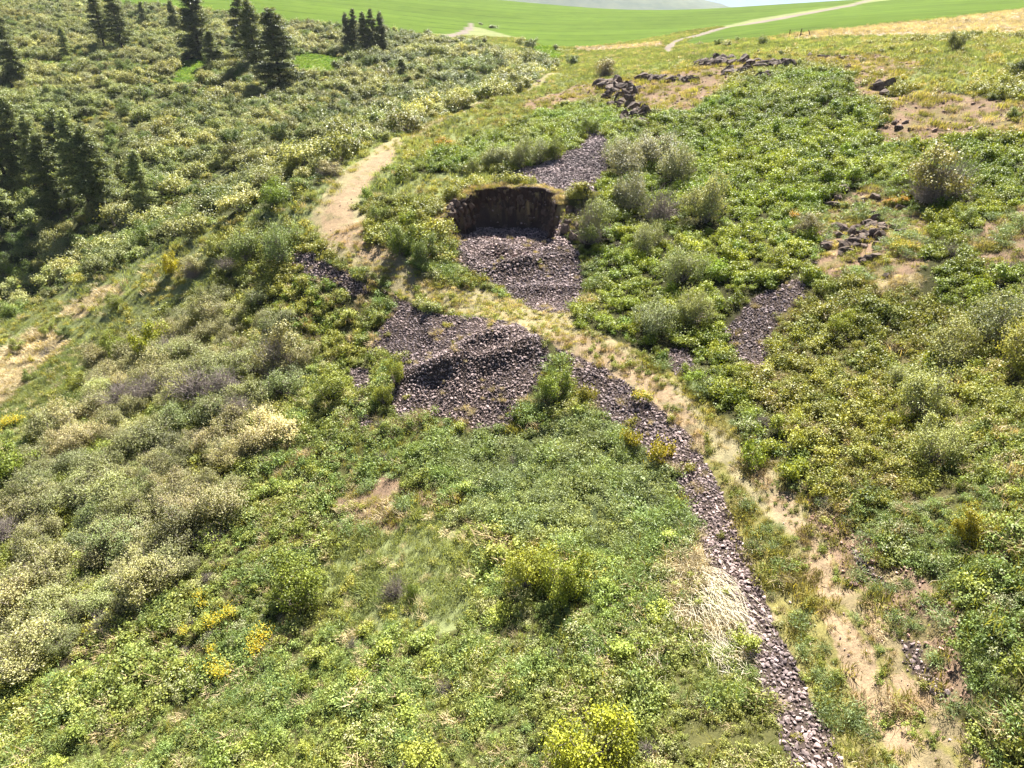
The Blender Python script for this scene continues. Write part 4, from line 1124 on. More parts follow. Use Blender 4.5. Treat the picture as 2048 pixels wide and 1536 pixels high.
# shrubs that stand out: (foot u, v, top v, kind, width px, tint, label, category, nearest, farthest)
SB = [
 (1868, 402, 272, "twiggy_shrub", 125, (1.15, 1.0, .7), "large rounded twiggy shrub with brownish top, casting black shade on the hillside", 8, 90),
 (1612, 470, 415, "twiggy_shrub", 60, (1.1, .95, .8), "small brownish twiggy shrub beside the big rock outcrop", 8, 90),
 (1212, 152, 104, "twiggy_shrub", 48, (1.2, 1.0, .7), "leafless-looking round shrub alone on the grassy crest", 60, 200),
 (1908, 106, 52, "green_bush", 34, (.55, .55, .6), "dark narrow leaning bush against the dry grass strip", 60, 200),
 (2045, 158, 92, "green_bush", 70, (.6, .65, .5), "dark green bush at the picture's edge on the upper slope", 40, 140),
 (1250, 350, 256, "tall_shrub", 88, (1.1, 1.05, 1.2), "pale silvery shrub nearest the dark rock chute", 40, 110),
 (1300, 330, 238, "tall_shrub", 92, (1.15, 1.1, 1.3), "tallest silvery shrub at the top of the pale group on the hillside", 40, 110),
 (1350, 365, 258, "tall_shrub", 88, (1.15, 1.15, 1.2), "whitish shrub in the middle of the pale group on the hillside", 40, 110),
 (1412, 440, 305, "tall_shrub", 92, (1.3, 1.3, 1.1), "cream-leaved shrub with deep black shade under it, lower end of the pale group", 40, 110),
 (1262, 415, 318, "tall_shrub", 78, (.95, .95, 1.1), "grey shrub below the tallest silvery one", 40, 110),
 (1320, 440, 340, "bare_shrub", 80, (1, 1, 1), "grey leafless shrub between silvery shrubs above the black shade", 40, 110),
 (1225, 320, 262, "tall_shrub", 52, (1.0, 1.05, 1.0), "small pale shrub on the edge of the dark rock chute", 40, 110),
 (1290, 500, 425, "tall_shrub", 62, (1.1, 1.15, .9), "thin pale flowering shrub below the big pale group", 40, 110),
 (1360, 560, 470, "tall_shrub", 80, (1.1, 1.2, .9), "cream flowering shrub amid bright green cover above the track bend", 30, 90),
 (1300, 660, 580, "tall_shrub", 90, (.9, 1.0, .8), "grey-green shrub with dark foot just above the track", 30, 90),
 (1390, 640, 560, "tall_shrub", 74, (1.2, 1.25, .9), "white-flecked shrub above the small dark rock spill", 30, 90),
 (995, 335, 268, "tall_shrub", 62, (1.05, 1.1, .9), "first pale shrub of the hedge-like row above the pit", 60, 120),
 (1035, 335, 260, "tall_shrub", 62, (1.05, 1.1, .9), "second pale shrub of the hedge-like row above the pit", 60, 120),
 (1074, 328, 258, "tall_shrub", 62, (.95, 1.05, .8), "third shrub of the hedge-like row above the pit", 60, 120),
 (1108, 320, 258, "green_bush", 52, (.95, 1.0, .8), "green shrub closing the hedge-like row above the pit", 60, 120),
 (946, 352, 302, "green_bush", 32, (1.0, 1.0, 1.4), "small upright grey-green bush above the rim of the pit", 60, 120),
 (1180, 268, 222, "green_bush", 40, (.8, .9, .7), "dark leafy bush between the hedge row and the dark cliff", 60, 140),
 (1182, 478, 380, "twiggy_shrub", 74, (.9, 1.0, .7), "wide shaggy shrub hanging over the dark bank next to the quarry wall", 30, 90),
 (1190, 420, 385, "green_bush", 50, (1.2, 1.2, .8), "light green bush on top of the dark bank next to the quarry wall", 30, 90),
 (800, 508, 425, "green_bush", 70, (.8, .9, .8), "dark leafy bush on the bank between track and pit", 30, 100),
 (850, 520, 455, "green_bush", 56, (.75, .85, .9), "dark bush against the pit's spoil, beside the bank", 30, 100),
 (760, 440, 400, "green_bush", 40, (.9, 1.0, .8), "small bush at the bank's upper end above reddish soil", 30, 100),
 (820, 450, 405, "low_shrub", 46, (1.1, 1.2, .8), "light green shrub topping the bank between track and pit", 30, 100),
 (736, 400, 372, "low_shrub", 32, (.9, 1.1, .7), "bright green low shrub at the inner edge of the track bend", 40, 110),
 (662, 352, 316, "twiggy_shrub", 56, (1.3, 1.1, .9), "pale twiggy shrub at the outer edge of the track bend", 40, 110),
 (565, 520, 418, "tall_shrub", 84, (.85, 1.05, .7), "large dark-based shrub at the end of the wooded crest beside the track", 40, 100),
 (500, 520, 432, "tall_shrub", 82, (.85, 1.0, .55), "olive green shrub next to the large dark-based one on the crest", 40, 100),
 (440, 505, 465, "green_bush", 54, (1.3, 1.25, .8), "rounded yellow-green bush on the crest", 40, 110),
 (342, 548, 494, "green_bush", 44, (1.9, 1.5, .3), "bright yellow bush on the grassy crest", 40, 110),
 (388, 552, 502, "twiggy_shrub", 56, (1.2, 1.1, .9), "pale twiggy shrub beside the bright yellow bush", 40, 110),
 (310, 708, 622, "green_bush", 80, (1.35, 1.3, .5), "bright yellow-green bush at the upper end of the left thicket", 40, 100),
 (238, 716, 652, "green_bush", 62, (1.0, 1.05, .6), "darker green bush beside the bright yellow-green one", 40, 100),
 (232, 616, 578, "green_bush", 40, (1.0, 1.0, .8), "dark small bush above the pale streak on the grassy slope", 40, 110),
 (165, 780, 728, "green_bush", 56, (1.15, 1.1, .7), "round green bush between grassy slope and thicket", 40, 100),
 (58, 760, 730, "green_bush", 34, (.95, 1.0, .9), "small tree-like bush throwing a shadow on the dry slope", 40, 110),
 (36, 700, 668, "green_bush", 42, (1.1, 1.1, .7), "green bush on the upper rim of the dry slope near the border", 40, 120),
 (98, 668, 640, "green_bush", 34, (1.1, 1.1, .7), "first of the two bushes on top of the dry slope", 40, 120),
 (134, 672, 645, "green_bush", 34, (.75, .85, .9), "dark bush next to its lighter twin on top of the dry slope", 40, 120),
 (98, 708, 680, "bare_shrub", 34, (1, 1, 1), "grey leafless shrub on the dry slope", 40, 120),
 (20, 960, 880, "green_bush", 110, (.9, 1.0, .5), "deep green bush at the border above the left thicket", 30, 90),
 (560, 745, 638, "twiggy_shrub", 108, (1.1, 1.0, .8), "big brown-topped twiggy shrub at the thicket's upper corner", 30, 90),
 (668, 792, 728, "green_bush", 84, (1.05, 1.05, .6), "solid green bush standing between thicket and rock pile", 30, 90),
 (792, 762, 700, "green_bush", 40, (1.35, 1.3, .9), "light green shrub growing in the notch of the rock pile", 30, 90),
 (768, 806, 756, "green_bush", 44, (1.35, 1.3, .9), "pale green shrub at the foot of the rock pile's notch", 30, 90),
 (1110, 790, 722, "green_bush", 74, (1.05, 1.15, .8), "leafy bush at the near corner where pile and rock band meet", 20, 80),
 (1170, 800, 752, "low_shrub", 50, (1.2, 1.0, .8), "olive shrub beside the leafy bush under the rock band", 20, 80),
 (1320, 920, 868, "low_shrub", 64, (1.5, 1.15, .6), "yellow-olive shrub on the lower edge of the rock band", 20, 80),
 (1260, 890, 845, "low_shrub", 54, (1.4, 1.1, .6), "olive shrub in the row below the rock band", 20, 80),
 (790, 1190, 1128, "bare_shrub", 62, (1, 1, 1), "grey leafless shrub alone in the light green foreground", 20, 70),
 (826, 1195, 1150, "green_bush", 34, (.7, .8, .6), "small dark green bush touching the grey leafless shrub", 20, 70),
 (602, 1200, 1105, "green_bush", 120, (.85, .9, .5), "broad dark green bush in the foreground", 20, 70),
 (1060, 1170, 1075, "green_bush", 110, (1.35, 1.25, .7), "yellow-green bush in the foreground with a dark hollow at its foot", 20, 70),
 (1130, 1200, 1090, "green_bush", 110, (1.2, 1.2, .7), "right-hand partner of the yellow-green foreground bush", 20, 70),
 (1180, 1536, 1420, "green_bush", 180, (1.45, 1.35, .5), "lime green bush at the bottom edge of the picture", 15, 60),
 (1860, 925, 822, "tall_shrub", 104, (1.2, 1.25, .8), "cream-flecked round bush standing alone on the olive slope", 15, 70),
 (1835, 820, 700, "tall_shrub", 106, (1.25, 1.3, .9), "taller cream-flecked shrub uphill of the lone round bush", 15, 70),
 (1795, 770, 712, "tall_shrub", 60, (1.1, 1.15, .8), "smaller cream-flecked shrub leaning on its taller neighbour", 15, 70),
 (1900, 720, 612, "tall_shrub", 110, (1.1, 1.1, .7), "yellowish shrub with dark trunks at the right of the olive slope", 15, 70),
 (1985, 680, 545, "tall_shrub", 120, (.95, 1.0, .9), "tall grey shrub behind the yellowish one near the border", 15, 70),
 (2030, 735, 600, "tall_shrub", 120, (1.2, 1.15, .5), "yellow-green tree-like shrub over black shade at the border", 15, 70),
 (1790, 860, 812, "low_shrub", 60, (1.3, 1.2, .7), "yellowish bush just beside the lone cream-flecked bush", 15, 70),
 (1930, 1085, 1000, "green_bush", 84, (1.35, 1.05, .45), "ochre-green bush on the lower right slope", 15, 60),
 (1680, 660, 610, "green_bush", 60, (1.2, 1.2, .6), "green bush in the middle of the olive slope", 15, 70),
 (1500, 930, 880, "low_shrub", 60, (1.1, 1.2, .8), "green bush at the track's inner edge below the bend", 15, 70),
 (1930, 450, 400, "green_bush", 54, (.9, 1.0, .6), "green bush beside the shade of the large twiggy shrub", 20, 80),
 (2025, 240, 205, "green_bush", 34, (.8, .9, .5), "dark round bush at the border beside the bare patch", 30, 110),
 (1985, 200, 180, "green_bush", 26, (.75, .85, .5), "small dark bush above the bare patch", 30, 110),
 (1145, 130, 102, "green_bush", 32, (.75, .85, .9), "dark round bush between meadow and dry field strip", 180, 400),
 (1062, 98, 70, "green_bush", 34, (.95, 1.0, 1.3), "grey-green bush touching the green field", 180, 400),
 (1040, 158, 118, "green_bush", 40, (.8, .85, .6), "big dark bush at the head of the draw", 150, 300),
 (1080, 160, 118, "green_bush", 50, (.75, .85, .6), "big dark bush by the pale rocks at the head of the draw", 150, 300),
 (1398, 92, 80, "green_bush", 18, (1.2, 1.1, .7), "first small bush in the row along the field track", 100, 300),
 (1436, 92, 71, "green_bush", 20, (.8, .9, .6), "taller dark bush in the row along the field track", 100, 300),
 (1456, 95, 76, "green_bush", 28, (1.2, 1.1, .6), "widest bush in the row along the field track", 100, 300),
 (1476, 84, 69, "green_bush", 18, (.9, 1.0, .7), "hindmost bush in the row along the field track", 100, 300),
 (1524, 90, 64, "green_bush", 26, (.85, .95, .5), "single dark-green bush between the row and the old fence posts", 100, 300),
 (1630, 80, 69, "low_shrub", 18, (1.2, 1.2, .7), "low bush beside the leaning fence post", 90, 300),
 (1562, 112, 98, "low_shrub", 18, (.8, .8, .8), "dark low bush above the rock ledge", 80, 200),
 (1662, 140, 120, "low_shrub", 20, (.8, .85, .8), "dark low bush at the foot of the bare rocky patch", 60, 160),
 (985, 56, 48, "low_shrub", 24, (.7, .75, .6), "flat dark bushes in a line at the far end of the field track", 250, 500),
 (962, 50, 44, "low_shrub", 14, (.7, .75, .6), "smallest dark bush at the far end of the field track", 250, 500),
]
KN = {"twiggy_shrub": (2.7, 2.7), "green_bush": (2.5, 1.85), "tall_shrub": (4.0, 3.0), "bare_shrub": (2.1, 1.25), "low_shrub": (1.7, .95)}
NAMED_XY = []
for (u, v, vt, kind, wpx, ti, lb, a, b) in SB:
    P, t = ground_at(u, v, a, b)
    h = max(.4, top_height(P, vt))
    wd, hh = KN[kind]
    sx = wpx * t / FPX / wd * 1.12
    sz = h / hh * 1.0
    sz = min(max(sz, sx * .55), sx * 1.9)
    k = RNG.integers(0, len(SPLIT[kind]) if kind in SPLIT else 1)
    NAMED_XY.append((P[0], P[1], .42 * wpx * t / FPX))
    if kind in SPLIT:
        me = SPLIT[kind][k]
    place_split({"twiggy_shrub": "twiggy_shrub", "green_bush": "bush", "tall_shrub": "flowering_shrub", "bare_shrub": "leafless_shrub", "low_shrub": "low_shrub"}[kind], me, P - np.array([0, 0, .05]), random.uniform(0, 6.28), (sx, sx, sz), lb,
                "shrub" if kind != "green_bush" else "bush", None, ti)

# more leafless tangles inside the left thicket
for i, (u, v, wpx, lb) in enumerate([(250, 815, 90, "grey tangle of bare branches low in the thicket, nearest the border"), (300, 800, 80, "grey tangle of bare branches beside the widest one in the thicket"),
        (400, 810, 120, "widest grey tangle of arching bare branches in the middle of the thicket"), (455, 800, 90, "grey tangle of bare branches at the thicket's uphill side"),
        (480, 845, 70, "small bare tangle next to a dark hole in the thicket"), (340, 715, 60, "bare grey shrub near the top of the thicket"), (15, 1080, 80, "bare grey branches at the border low in the thicket"),
        (455, 545, 50, "bare grey shrub just below the grassy crest")]):
    P, t = ground_at(u, v, 20, 100)
    s = wpx * t / FPX / 2.1
    P[2] += 1.1 if i < 6 else .5
    place_split("leafless_shrub", SPLIT["bare_shrub"][i % 3], P, random.uniform(0, 6.28), (s * 1.1, s * .9, s * 1.05), lb, "shrub")
    if i < 6: NAMED_XY.append((P[0], P[1], s * .7))

# ------------------------------------------------------------ rock outcrops, cliff and the quarry wall
M_CLIFF = plain_mat("dark_basalt", (.035, .027, .022), (.20, .145, .11), 1.6, .85, bump=.6, bscale=3.5)
def boulder_mesh(seed, n=26, stretch=(1, .8, .9), name="boulder"):
    import bmesh
    rng = np.random.default_rng(seed)
    bm = bmesh.new()
    for p in unit(rng.normal(size=(n, 3))) * rng.uniform(.8, 1, (n, 1)) * .5 * np.array(stretch):
        bm.verts.new(p)
    r = bmesh.ops.convex_hull(bm, input=bm.verts)
    bmesh.ops.delete(bm, geom=[g for g in r['geom_interior'] if isinstance(g, bmesh.types.BMVert)], context='VERTS')
    bmesh.ops.triangulate(bm, faces=bm.faces)
    bmesh.ops.subdivide_edges(bm, edges=bm.edges, cuts=1)
    for v in bm.verts:
        v.co *= 1 + rng.normal() * .035
    me = bpy.data.meshes.new(name); bm.to_mesh(me); bm.free()
    me.materials.append(M_CLIFF)
    return me
BOULD = [boulder_mesh(1200 + i, 20 + i * 3, ((1, .8, .9), (1, .7, 1.3), (1.3, .8, .7))[i % 3]) for i in range(7)]
def outcrop(name, label, cat, spots, a, b):
    """spots: (u, v, width px, height factor)"""
    P0, _ = ground_at(spots[0][0], spots[0][1], a, b)
    e = empty(name, P0); tag(e, label, cat)
    for i, (u, v, wpx, hf) in enumerate(spots):
        P, t = ground_at(u, v, a, b)
        s = wpx * t / FPX * 1.15
        o = bpy.data.objects.new("rock", BOULD[(i * 5 + int(u)) % len(BOULD)])
        link(o, e)
        o.location = Vector(P - P0) + Vector((0, s * .12, s * (.0 if t > 85 else .08) * hf))
        if t < 95: NAMED_XY.append((P[0], P[1], .55 * s))
        o.rotation_euler = (random.uniform(-.3, .3), random.uniform(-.3, .3), random.uniform(0, 6.28))
        o.scale = (s * (1.35 if t > 85 else 1), s * .8, s * hf * (.85 if t > 85 else 1))
R_ = random.Random(3)
outcrop("rock_cliff", "tall dark cliff of broken basalt below the crest, partly overgrown", "cliff",
        [(1200 + R_.uniform(0, 62) + (v - 172) * .5, v, R_.uniform(12, 30), R_.uniform(1.0, 2.1)) for v in np.linspace(170, 252, 84)], 60, 150)
outcrop("rock_ledge", "long dark basalt ledge across the upper slope below the old posts", "rock ledge",
        [(u, 122 + abs(u - 1470) * .10 + R_.uniform(-3, 9) + (22 if 1450 < u < 1540 and k % 2 else 0), R_.uniform(12, 30), R_.uniform(.8, 1.3)) for k, u in enumerate(np.linspace(1392, 1580, 90))], 70, 180)
outcrop("rock_ledge", "shorter basalt ledge stepping down towards the dark cliff", "rock ledge",
        [(u, 158 + R_.uniform(-4, 5), R_.uniform(12, 24), R_.uniform(.8, 1.2)) for u in np.linspace(1285, 1390, 40)], 70, 180)
outcrop("split_boulder", "big dark boulder split in two, alone on the bare upper slope", "boulder",
        [(1760, 178, 36, 1.7), (1780, 178, 30, 1.5), (1770, 188, 24, 1.0)], 50, 140)
outcrop("rock_outcrop", "large broken outcrop of dark rock beside the twiggy shrub's shade", "rock outcrop",
        [(R_.gauss(1722, 40), R_.gauss(465, 32), R_.uniform(9, 30), R_.uniform(.5, 1.0)) for k in range(110)], 30, 90)
outcrop("rock_outcrop", "small dark rock knob at the lower end of the bare patch near the border", "rock outcrop",
        [(1788, 250, 16, .9), (1797, 262, 20, .9), (1812, 248, 15, .7), (1822, 262, 16, .7), (1800, 275, 12, .6)], 40, 120)
outcrop("rock_outcrop", "dark jagged rock shoulder at the near end of the quarry wall", "rock outcrop",
        [(R_.uniform(893, 942), R_.uniform(405, 455), R_.uniform(9, 22), R_.uniform(.9, 1.4)) for k in range(22)], 40, 90)
outcrop("rock_outcrop", "dark rocks showing under bushes on the bank between track and pit", "rock outcrop",
        [(R_.uniform(792, 845), R_.uniform(462, 490), R_.uniform(10, 24), R_.uniform(.8, 1.2)) for k in range(9)], 40, 90)
outcrop("rock_outcrop", "dark bank face under the wide shaggy shrub, right of the pit", "rock outcrop",
        [(R_.uniform(1130, 1185), R_.uniform(420, 485), R_.uniform(14, 28), R_.uniform(.9, 1.4)) for k in range(16)], 40, 90)
outcrop("rock_outcrop", "low scattered rocks at the edge of the bare slope above the cliff", "rock outcrop",
        [(R_.uniform(1600, 1700), R_.uniform(105, 150), R_.uniform(8, 18), .8) for k in range(22)], 60, 180)
outcrop("pale_rocks", "pale rocks lying at the foot of the big dark bushes at the draw's head", "rocks",
        [(R_.uniform(1040, 1090), R_.uniform(162, 168), R_.uniform(6, 12), .5) for k in range(8)], 120, 260)

def quarry_wall():
    na, nz = 150, 34
    an = np.linspace(math.radians(2), math.radians(182), na)
    rows = []
    def rad(a): return 1 / (1 + 0.035 * np.sin(5 * a + 1) + 0.03 * np.sin(11 * a) + 0.015 * np.sin(23 * a))
    ca, sa = np.cos(an), np.sin(an)
    k = rad(an)
    ox, oy = QX + QRX * 1.13 * k * ca, QY + QRY * 1.13 * k * sa
    top = height(ox, oy) + .05
    ix, iy = QX + QRX * .9 * k * ca, QY + QRY * .9 * k * sa
    bot = height(ix, iy) - .4
    col = vnoise(an * 22, an * 0, 5) * .5 + vnoise(an * 48, an * 0, 6) * .3
    V = []
    for j in range(nz + 2):
        f = min(j / (nz - 1), 1)
        zz = bot + (top - bot) * f
        r = 0.95 + .05 * f + .018 * col + .025 * np.round(1.6 * vnoise(an * 24, np.full(na, f * 8.0), 8)) / 1.6 + .03 * vnoise(an * 9, np.full(na, f * 3.5), 9)
        if j >= nz: r = r + (.10 if j == nz else .16); zz = height(QX + QRX * r * k * ca, QY + QRY * r * k * sa) + (.05 if j == nz else -.2)
        V.append(np.stack([QX + QRX * r * k * ca, QY + QRY * r * k * sa, zz], -1))
    V = np.stack(V)
    i = np.arange(nz + 1)[:, None] * na + np.arange(na - 1)[None, :]
    F = np.stack([i, i + na, i + na + 1, i + 1], -1).reshape(-1, 4)
    m, n, out = new_mat("quarry_face_rock")
    tc = N(n, "ShaderNodeNewGeometry")
    mp = N(n, "ShaderNodeMapping"); mp.inputs['Scale'].default_value = (1.6, 1.6, .85)
    n.links.new(tc.outputs['Position'], mp.inputs['Vector'])
    f1 = noise_tex(n, 1.3, 6, .7, mp.outputs[0])
    f2 = noise_tex(n, .22, 3, .5)
    c1 = ramp(n, f1, [(.3, (.018, .014, .013)), (.55, (.045, .034, .028)), (.78, (.12, .085, .06))])
    c2 = mixcol(n, c1, (1.4, 1.0, .75), f2, 'MULTIPLY')
    p = N(n, "ShaderNodeBsdfPrincipled"); p.inputs['Roughness'].default_value = .9; p.inputs['Specular IOR Level'].default_value = .2
    n.links.new(c2, p.inputs['Base Color'])
    bp = N(n, "ShaderNodeBump"); bp.inputs['Strength'].default_value = .8; bp.inputs['Distance'].default_value = .15
    n.links.new(f1, bp.inputs['Height']); n.links.new(bp.outputs[0], p.inputs['Normal'])
    n.links.new(p.outputs[0], out.inputs[0])
    o = bpy.data.objects.new("quarry_wall", build_mesh("quarry_wall", V.reshape(-1, 3), F, [m]))
    link(o); tag(o, "dark curved wall of cut rock at the back of the small quarry pit", "quarry wall")
    rg = random.Random(11)
    for k_ in range(120):
        a = math.radians(rg.uniform(4, 178)); kk = float(rad(np.array(a)))
        f = rg.random() ** 1.3
        j = int((a - an[0]) / (an[-1] - an[0]) * (na - 1))
        z = float(bot[j] + (top[j] - bot[j]) * f * .97)
        s_ = rg.uniform(.35, .95) * (1.15 - .5 * f)
        r = (.93 + .06 * f) * kk
        b = bpy.data.objects.new("block", BOULD[rg.randrange(len(BOULD))]); link(b, o)
        b.location = (QX + QRX * r * math.cos(a), QY + QRY * r * math.sin(a), z)
        b.rotation_euler = (rg.uniform(-.5, .5), rg.uniform(-.5, .5), rg.uniform(0, 6.28))
        b.scale = (s_, s_ * .8, s_ * rg.uniform(.7, 1.4))
quarry_wall()

# ------------------------------------------------------------ old fence posts, timber, dead reeds, flowers
M_WOOD = plain_mat("weathered_wood", (.06, .045, .035), (.16, .13, .11), 5, .9)
def beam(name, a, b, r, parent=None):
    a = np.array(a, float)[None]; b = np.array(b, float)[None]
    v, f = segs(a, b, np.array([r]), np.array([r * .85]), 7)
    n = len(v) // 2
    f2 = np.array([[0, 2, 4, 6], [6, 8, 10, 12], [0, 6, 12, 12], [1, 3, 5, 7], [7, 9, 11, 13], [1, 7, 13, 13]])
    caps = [np.array([list(range(0, 14, 2))]), np.array([list(range(1, 14, 2))[::-1]])]
    o = bpy.data.objects.new(name, build_mesh(name, v, [f] + caps, [M_WOOD]))
    return link(o, parent)
for (u, vb, vt, lean, lb) in [(1578, 74, 59, (0, 0), "upright old wooden post, standing apart from the braced corner"), (1599, 75, 57, (.12, 0), "corner post of the old fence that holds the fallen rails")]:
    P, t = ground_at(u, vb, 100, 260)
    h = max(1.3, top_height(P, vt))
    e = empty("fence_post", P); tag(e, lb, "fence post")
    beam("post", (0, 0, -.3), (lean[0] * h, lean[1], h), .13, e)
    if u == 1599:
        beam("rail", (.1, -.1, h * .35), (2.3, -.3, h * .18), .08, e)
        beam("rail", (.1, -.14, h * .42), (2.0, -.4, h * .12), .07, e)
P, t = ground_at(1619, 75, 100, 260)
e = empty("fence_post", P); tag(e, "leaning brace post at the end of the fallen rails", "fence post")
beam("post", (.35, 0, -.2), (-.55, 0, 1.6), .12, e)
for i, (u0, v0, u1, v1, lb) in enumerate([(745, 563, 772, 584, "long grey timber lying above the small rock pile, nearer the track"), (752, 574, 770, 586, "short grey timber lying below the long one"), (905, 532, 868, 528, "thin grey branch lying below the bank bushes")]):
    A, t = ground_at(u0, v0, 30, 90); B, t = ground_at(u1, v1, 30, 90)
    e = empty("timber", A); tag(e, lb, "timber")
    beam("log", (0, 0, .22), tuple(B - A + np.array([0, 0, .25])), .09 if i < 2 else .05, e)

def reeds():
    rng = np.random.default_rng(77)
    p = Part()
    def fan(u, v, n, du, dv, l0, l1, spread, w, lift=.35, mat=0, lean=(-.15, -1)):
        C0, _ = ground_at(u, v, 10, 60)
        scale = np.linalg.norm(C0) / FPX
        b = C0 + np.stack([rng.normal(0, du * scale, n), rng.normal(0, dv * scale * 1.4, n), np.zeros(n)], -1)
        ang = math.atan2(lean[1], lean[0]) + rng.normal(0, spread, n)
        L = rng.uniform(l0, l1, n)
        d = np.stack([np.cos(ang), np.sin(ang)], -1)
        prev = b.copy(); prev[:, 2] = height(b[:, 0], b[:, 1]) + rng.uniform(.02, .3, n)
        for s in range(4):
            f = (s + 1) / 4
            q = b.copy()
            q[:, :2] += d * (L * f)[:, None] + rng.normal(0, .03, (n, 2))
            q[:, 2] = height(q[:, 0], q[:, 1]) + lift * math.sin(math.pi * min(f + .12, 1)) * rng.uniform(.3, 1.3, n) + .05
            vv, ff = segs(prev, q, w * (1 - s * .2), w * (1 - (s + 1) * .2), 3)
            p.add(vv, ff, mat)
            prev = q
    fan(1425, 1190, 300, 16, 30, .9, 2.2, .26, .013, .35, lean=(.22, -1))
    fan(1390, 1215, 150, 28, 34, .8, 2.0, .5, .013, .3, lean=(.12, -1))
    fan(1435, 1280, 160, 20, 28, .6, 1.4, .5, .013, .2, lean=(.25, -1))
    fan(1320, 1230, 70, 26, 30, .6, 1.5, .6, .012, .3, lean=(-.05, -1))
    fan(1290, 1300, 60, 14, 20, .5, 1.2, .5, .012, .3)
    fan(1350, 1130, 90, 40, 24, .5, 1.1, .8, .011, .3)
    fan(1180, 1290, 40, 14, 14, .3, .9, .9, .012, .3)
    o = bpy.data.objects.new("dead_reeds", p.mesh("dead_reeds", [M_STRAW]))
    link(o); tag(o, "flattened fan of bleached dead stalks below the rock band", "dead stalks", kind="stuff")
    set_tint(o, (1.45, 1.6, 2.0))
reeds()

FLW = []
for (u, v, kind, n, r, lb) in [(480, 1335, "gold", 10, .9, "clump of yellow flowers in the lower foreground"), (1790, 410, "orange", 5, .5, "orange flowers on top of the large rock outcrop"), (1798, 505, "gold", 6, .6, "yellow flowers at the foot of the large rock outcrop"),
        (1598, 440, "orange", 3, .3, "orange flowers beside the small brownish shrub"), (880, 292, "orange", 5, .8, "orange flowers on the slope above the track bend"), (1215, 172, "orange", 4, .6, "orange flowers on the crest below the round shrub"),
        (35, 850, "gold", 6, 1.0, "yellow flowers near the border below the dry slope"), (420, 1255, "gold", 5, .8, "scattered yellow flowers beside the flowering shrubs of the foreground"), (1290, 800, "gold", 2, .3, "few yellow flowers on the track's edge")]:
    P, t = ground_at(u, v, 12, 180)
    for i in range(n):
        q = P + np.array([random.gauss(0, r), random.gauss(0, r), 0]); q[2] = float(height(q[0], q[1]))
        o = empty("flower_clump", q)
        s = random.uniform(.6, 1.2) * (1 if t < 60 else 1.5)
        o.location = q + np.array([0, 0, .3]); o.scale = (s, s, s); o.rotation_euler = (0, 0, random.uniform(0, 6))
        for me, pn in zip(FLOWER[kind][i % 2], ("leaves", "petals")):
            c_ = link(bpy.data.objects.new(pn, me), o); set_tint(c_, (1.3, 1.2, .7))
        tag(o, lb, "flowers", lb.replace("clump of ", ""))


# ------------------------------------------------------------ the air
def haze():
    m, n, out = new_mat("haze_air")
    v = N(n, "ShaderNodeVolumePrincipled")
    v.inputs['Color'].default_value = (.82, .90, 1, 1)
    v.inputs['Density'].default_value = HAZE
    v.inputs['Anisotropy'].default_value = 0.2
    n.links.new(v.outputs[0], out.inputs['Volume'])
    x, y0, y1, z0, z1 = 3400, -200, 5400, -140, 225
    V = np.array([(a, b, c) for a in (-x, x) for b in (y0, y1) for c in (z0, z1)], float)
    F = np.array([(0, 1, 3, 2), (4, 6, 7, 5), (0, 4, 5, 1), (2, 3, 7, 6), (0, 2, 6, 4), (1, 5, 7, 3)])
    o = bpy.data.objects.new("haze", build_mesh("haze", V, F, [m])); link(o)
    tag(o, "pale air between the camera and the far hills", kind="stuff")
HAZE = 0.000045
haze()

# ------------------------------------------------------------ far wooded hills beyond the fields
def hills():
    nx, ny = 420, 60
    X, Y = np.meshgrid(np.linspace(-2600, 2600, nx), np.linspace(2700, 5200, ny), indexing='ij')
    ridge = np.interp(X[:, 0] + fbm(X[:, 0], X[:, 0] * 0, 300, 3, 5) * 60, [-2600, -900, -200, 350, 620, 860, 1100, 2600], [150, 190, 130, 95, 70, 20, -40, -60])
    prof = np.interp(Y, [2700, 3000, 3300, 4200, 5200], [-80, -30, 1, 1, -80]) 
    prof2 = sstep(2750, 3500, Y) * (1 - sstep(4300, 5200, Y))
    Z = -70 + (ridge[:, None] + 70) * prof2 + 10 * fbm(X, Y, 260, 4, 12) + 5 * vnoise(X / 14, Y / 60, 13) * (fbm(X, Y, 200, 2, 14) > -.2) * prof2
    V = np.stack([X, Y, Z], -1).reshape(-1, 3)
    i = np.arange(nx - 1)[:, None] * ny + np.arange(ny - 1)[None, :]
    F = np.stack([i, i + ny, i + ny + 1, i + 1], -1).reshape(-1, 4)
    m = plain_mat("far_forest", (.03, .05, .025), (.08, .095, .04), .012, .95)
    o = bpy.data.objects.new("hills", build_mesh("hills", V, F, [m], smooth=True))
    link(o); tag(o, "distant wooded hills fading into haze beyond the fields", kind="structure")
hills()

# ------------------------------------------------------------ hand over to the scene
def cat_(L): return [np.concatenate([a[i] for a in L]) for i in range(len(L[0]))]

def clear_of(P, margin=1.0):
    ok = np.ones(len(P), bool)
    for (x, y, r) in NAMED_XY:
        ok &= (P[:, 0] - x) ** 2 + (P[:, 1] - y) ** 2 > (r * margin) ** 2
    return ok

def seen(P, lift=1.0):
    """does a point above the foot show from the camera, past the shape of the land"""
    Q = P + np.array([0, 0, lift])
    f = np.linspace(.15, .985, 46)[None, :]
    g = Q[:, 2:3] * f - h_base(Q[:, 0:1] * f, Q[:, 1:2] * f)
    u, v, t = project(Q)
    return (g > -.15).all(1) & (u > -10) & (u < 2058) & (v > -10) & (v < 1546) & (t > 5)

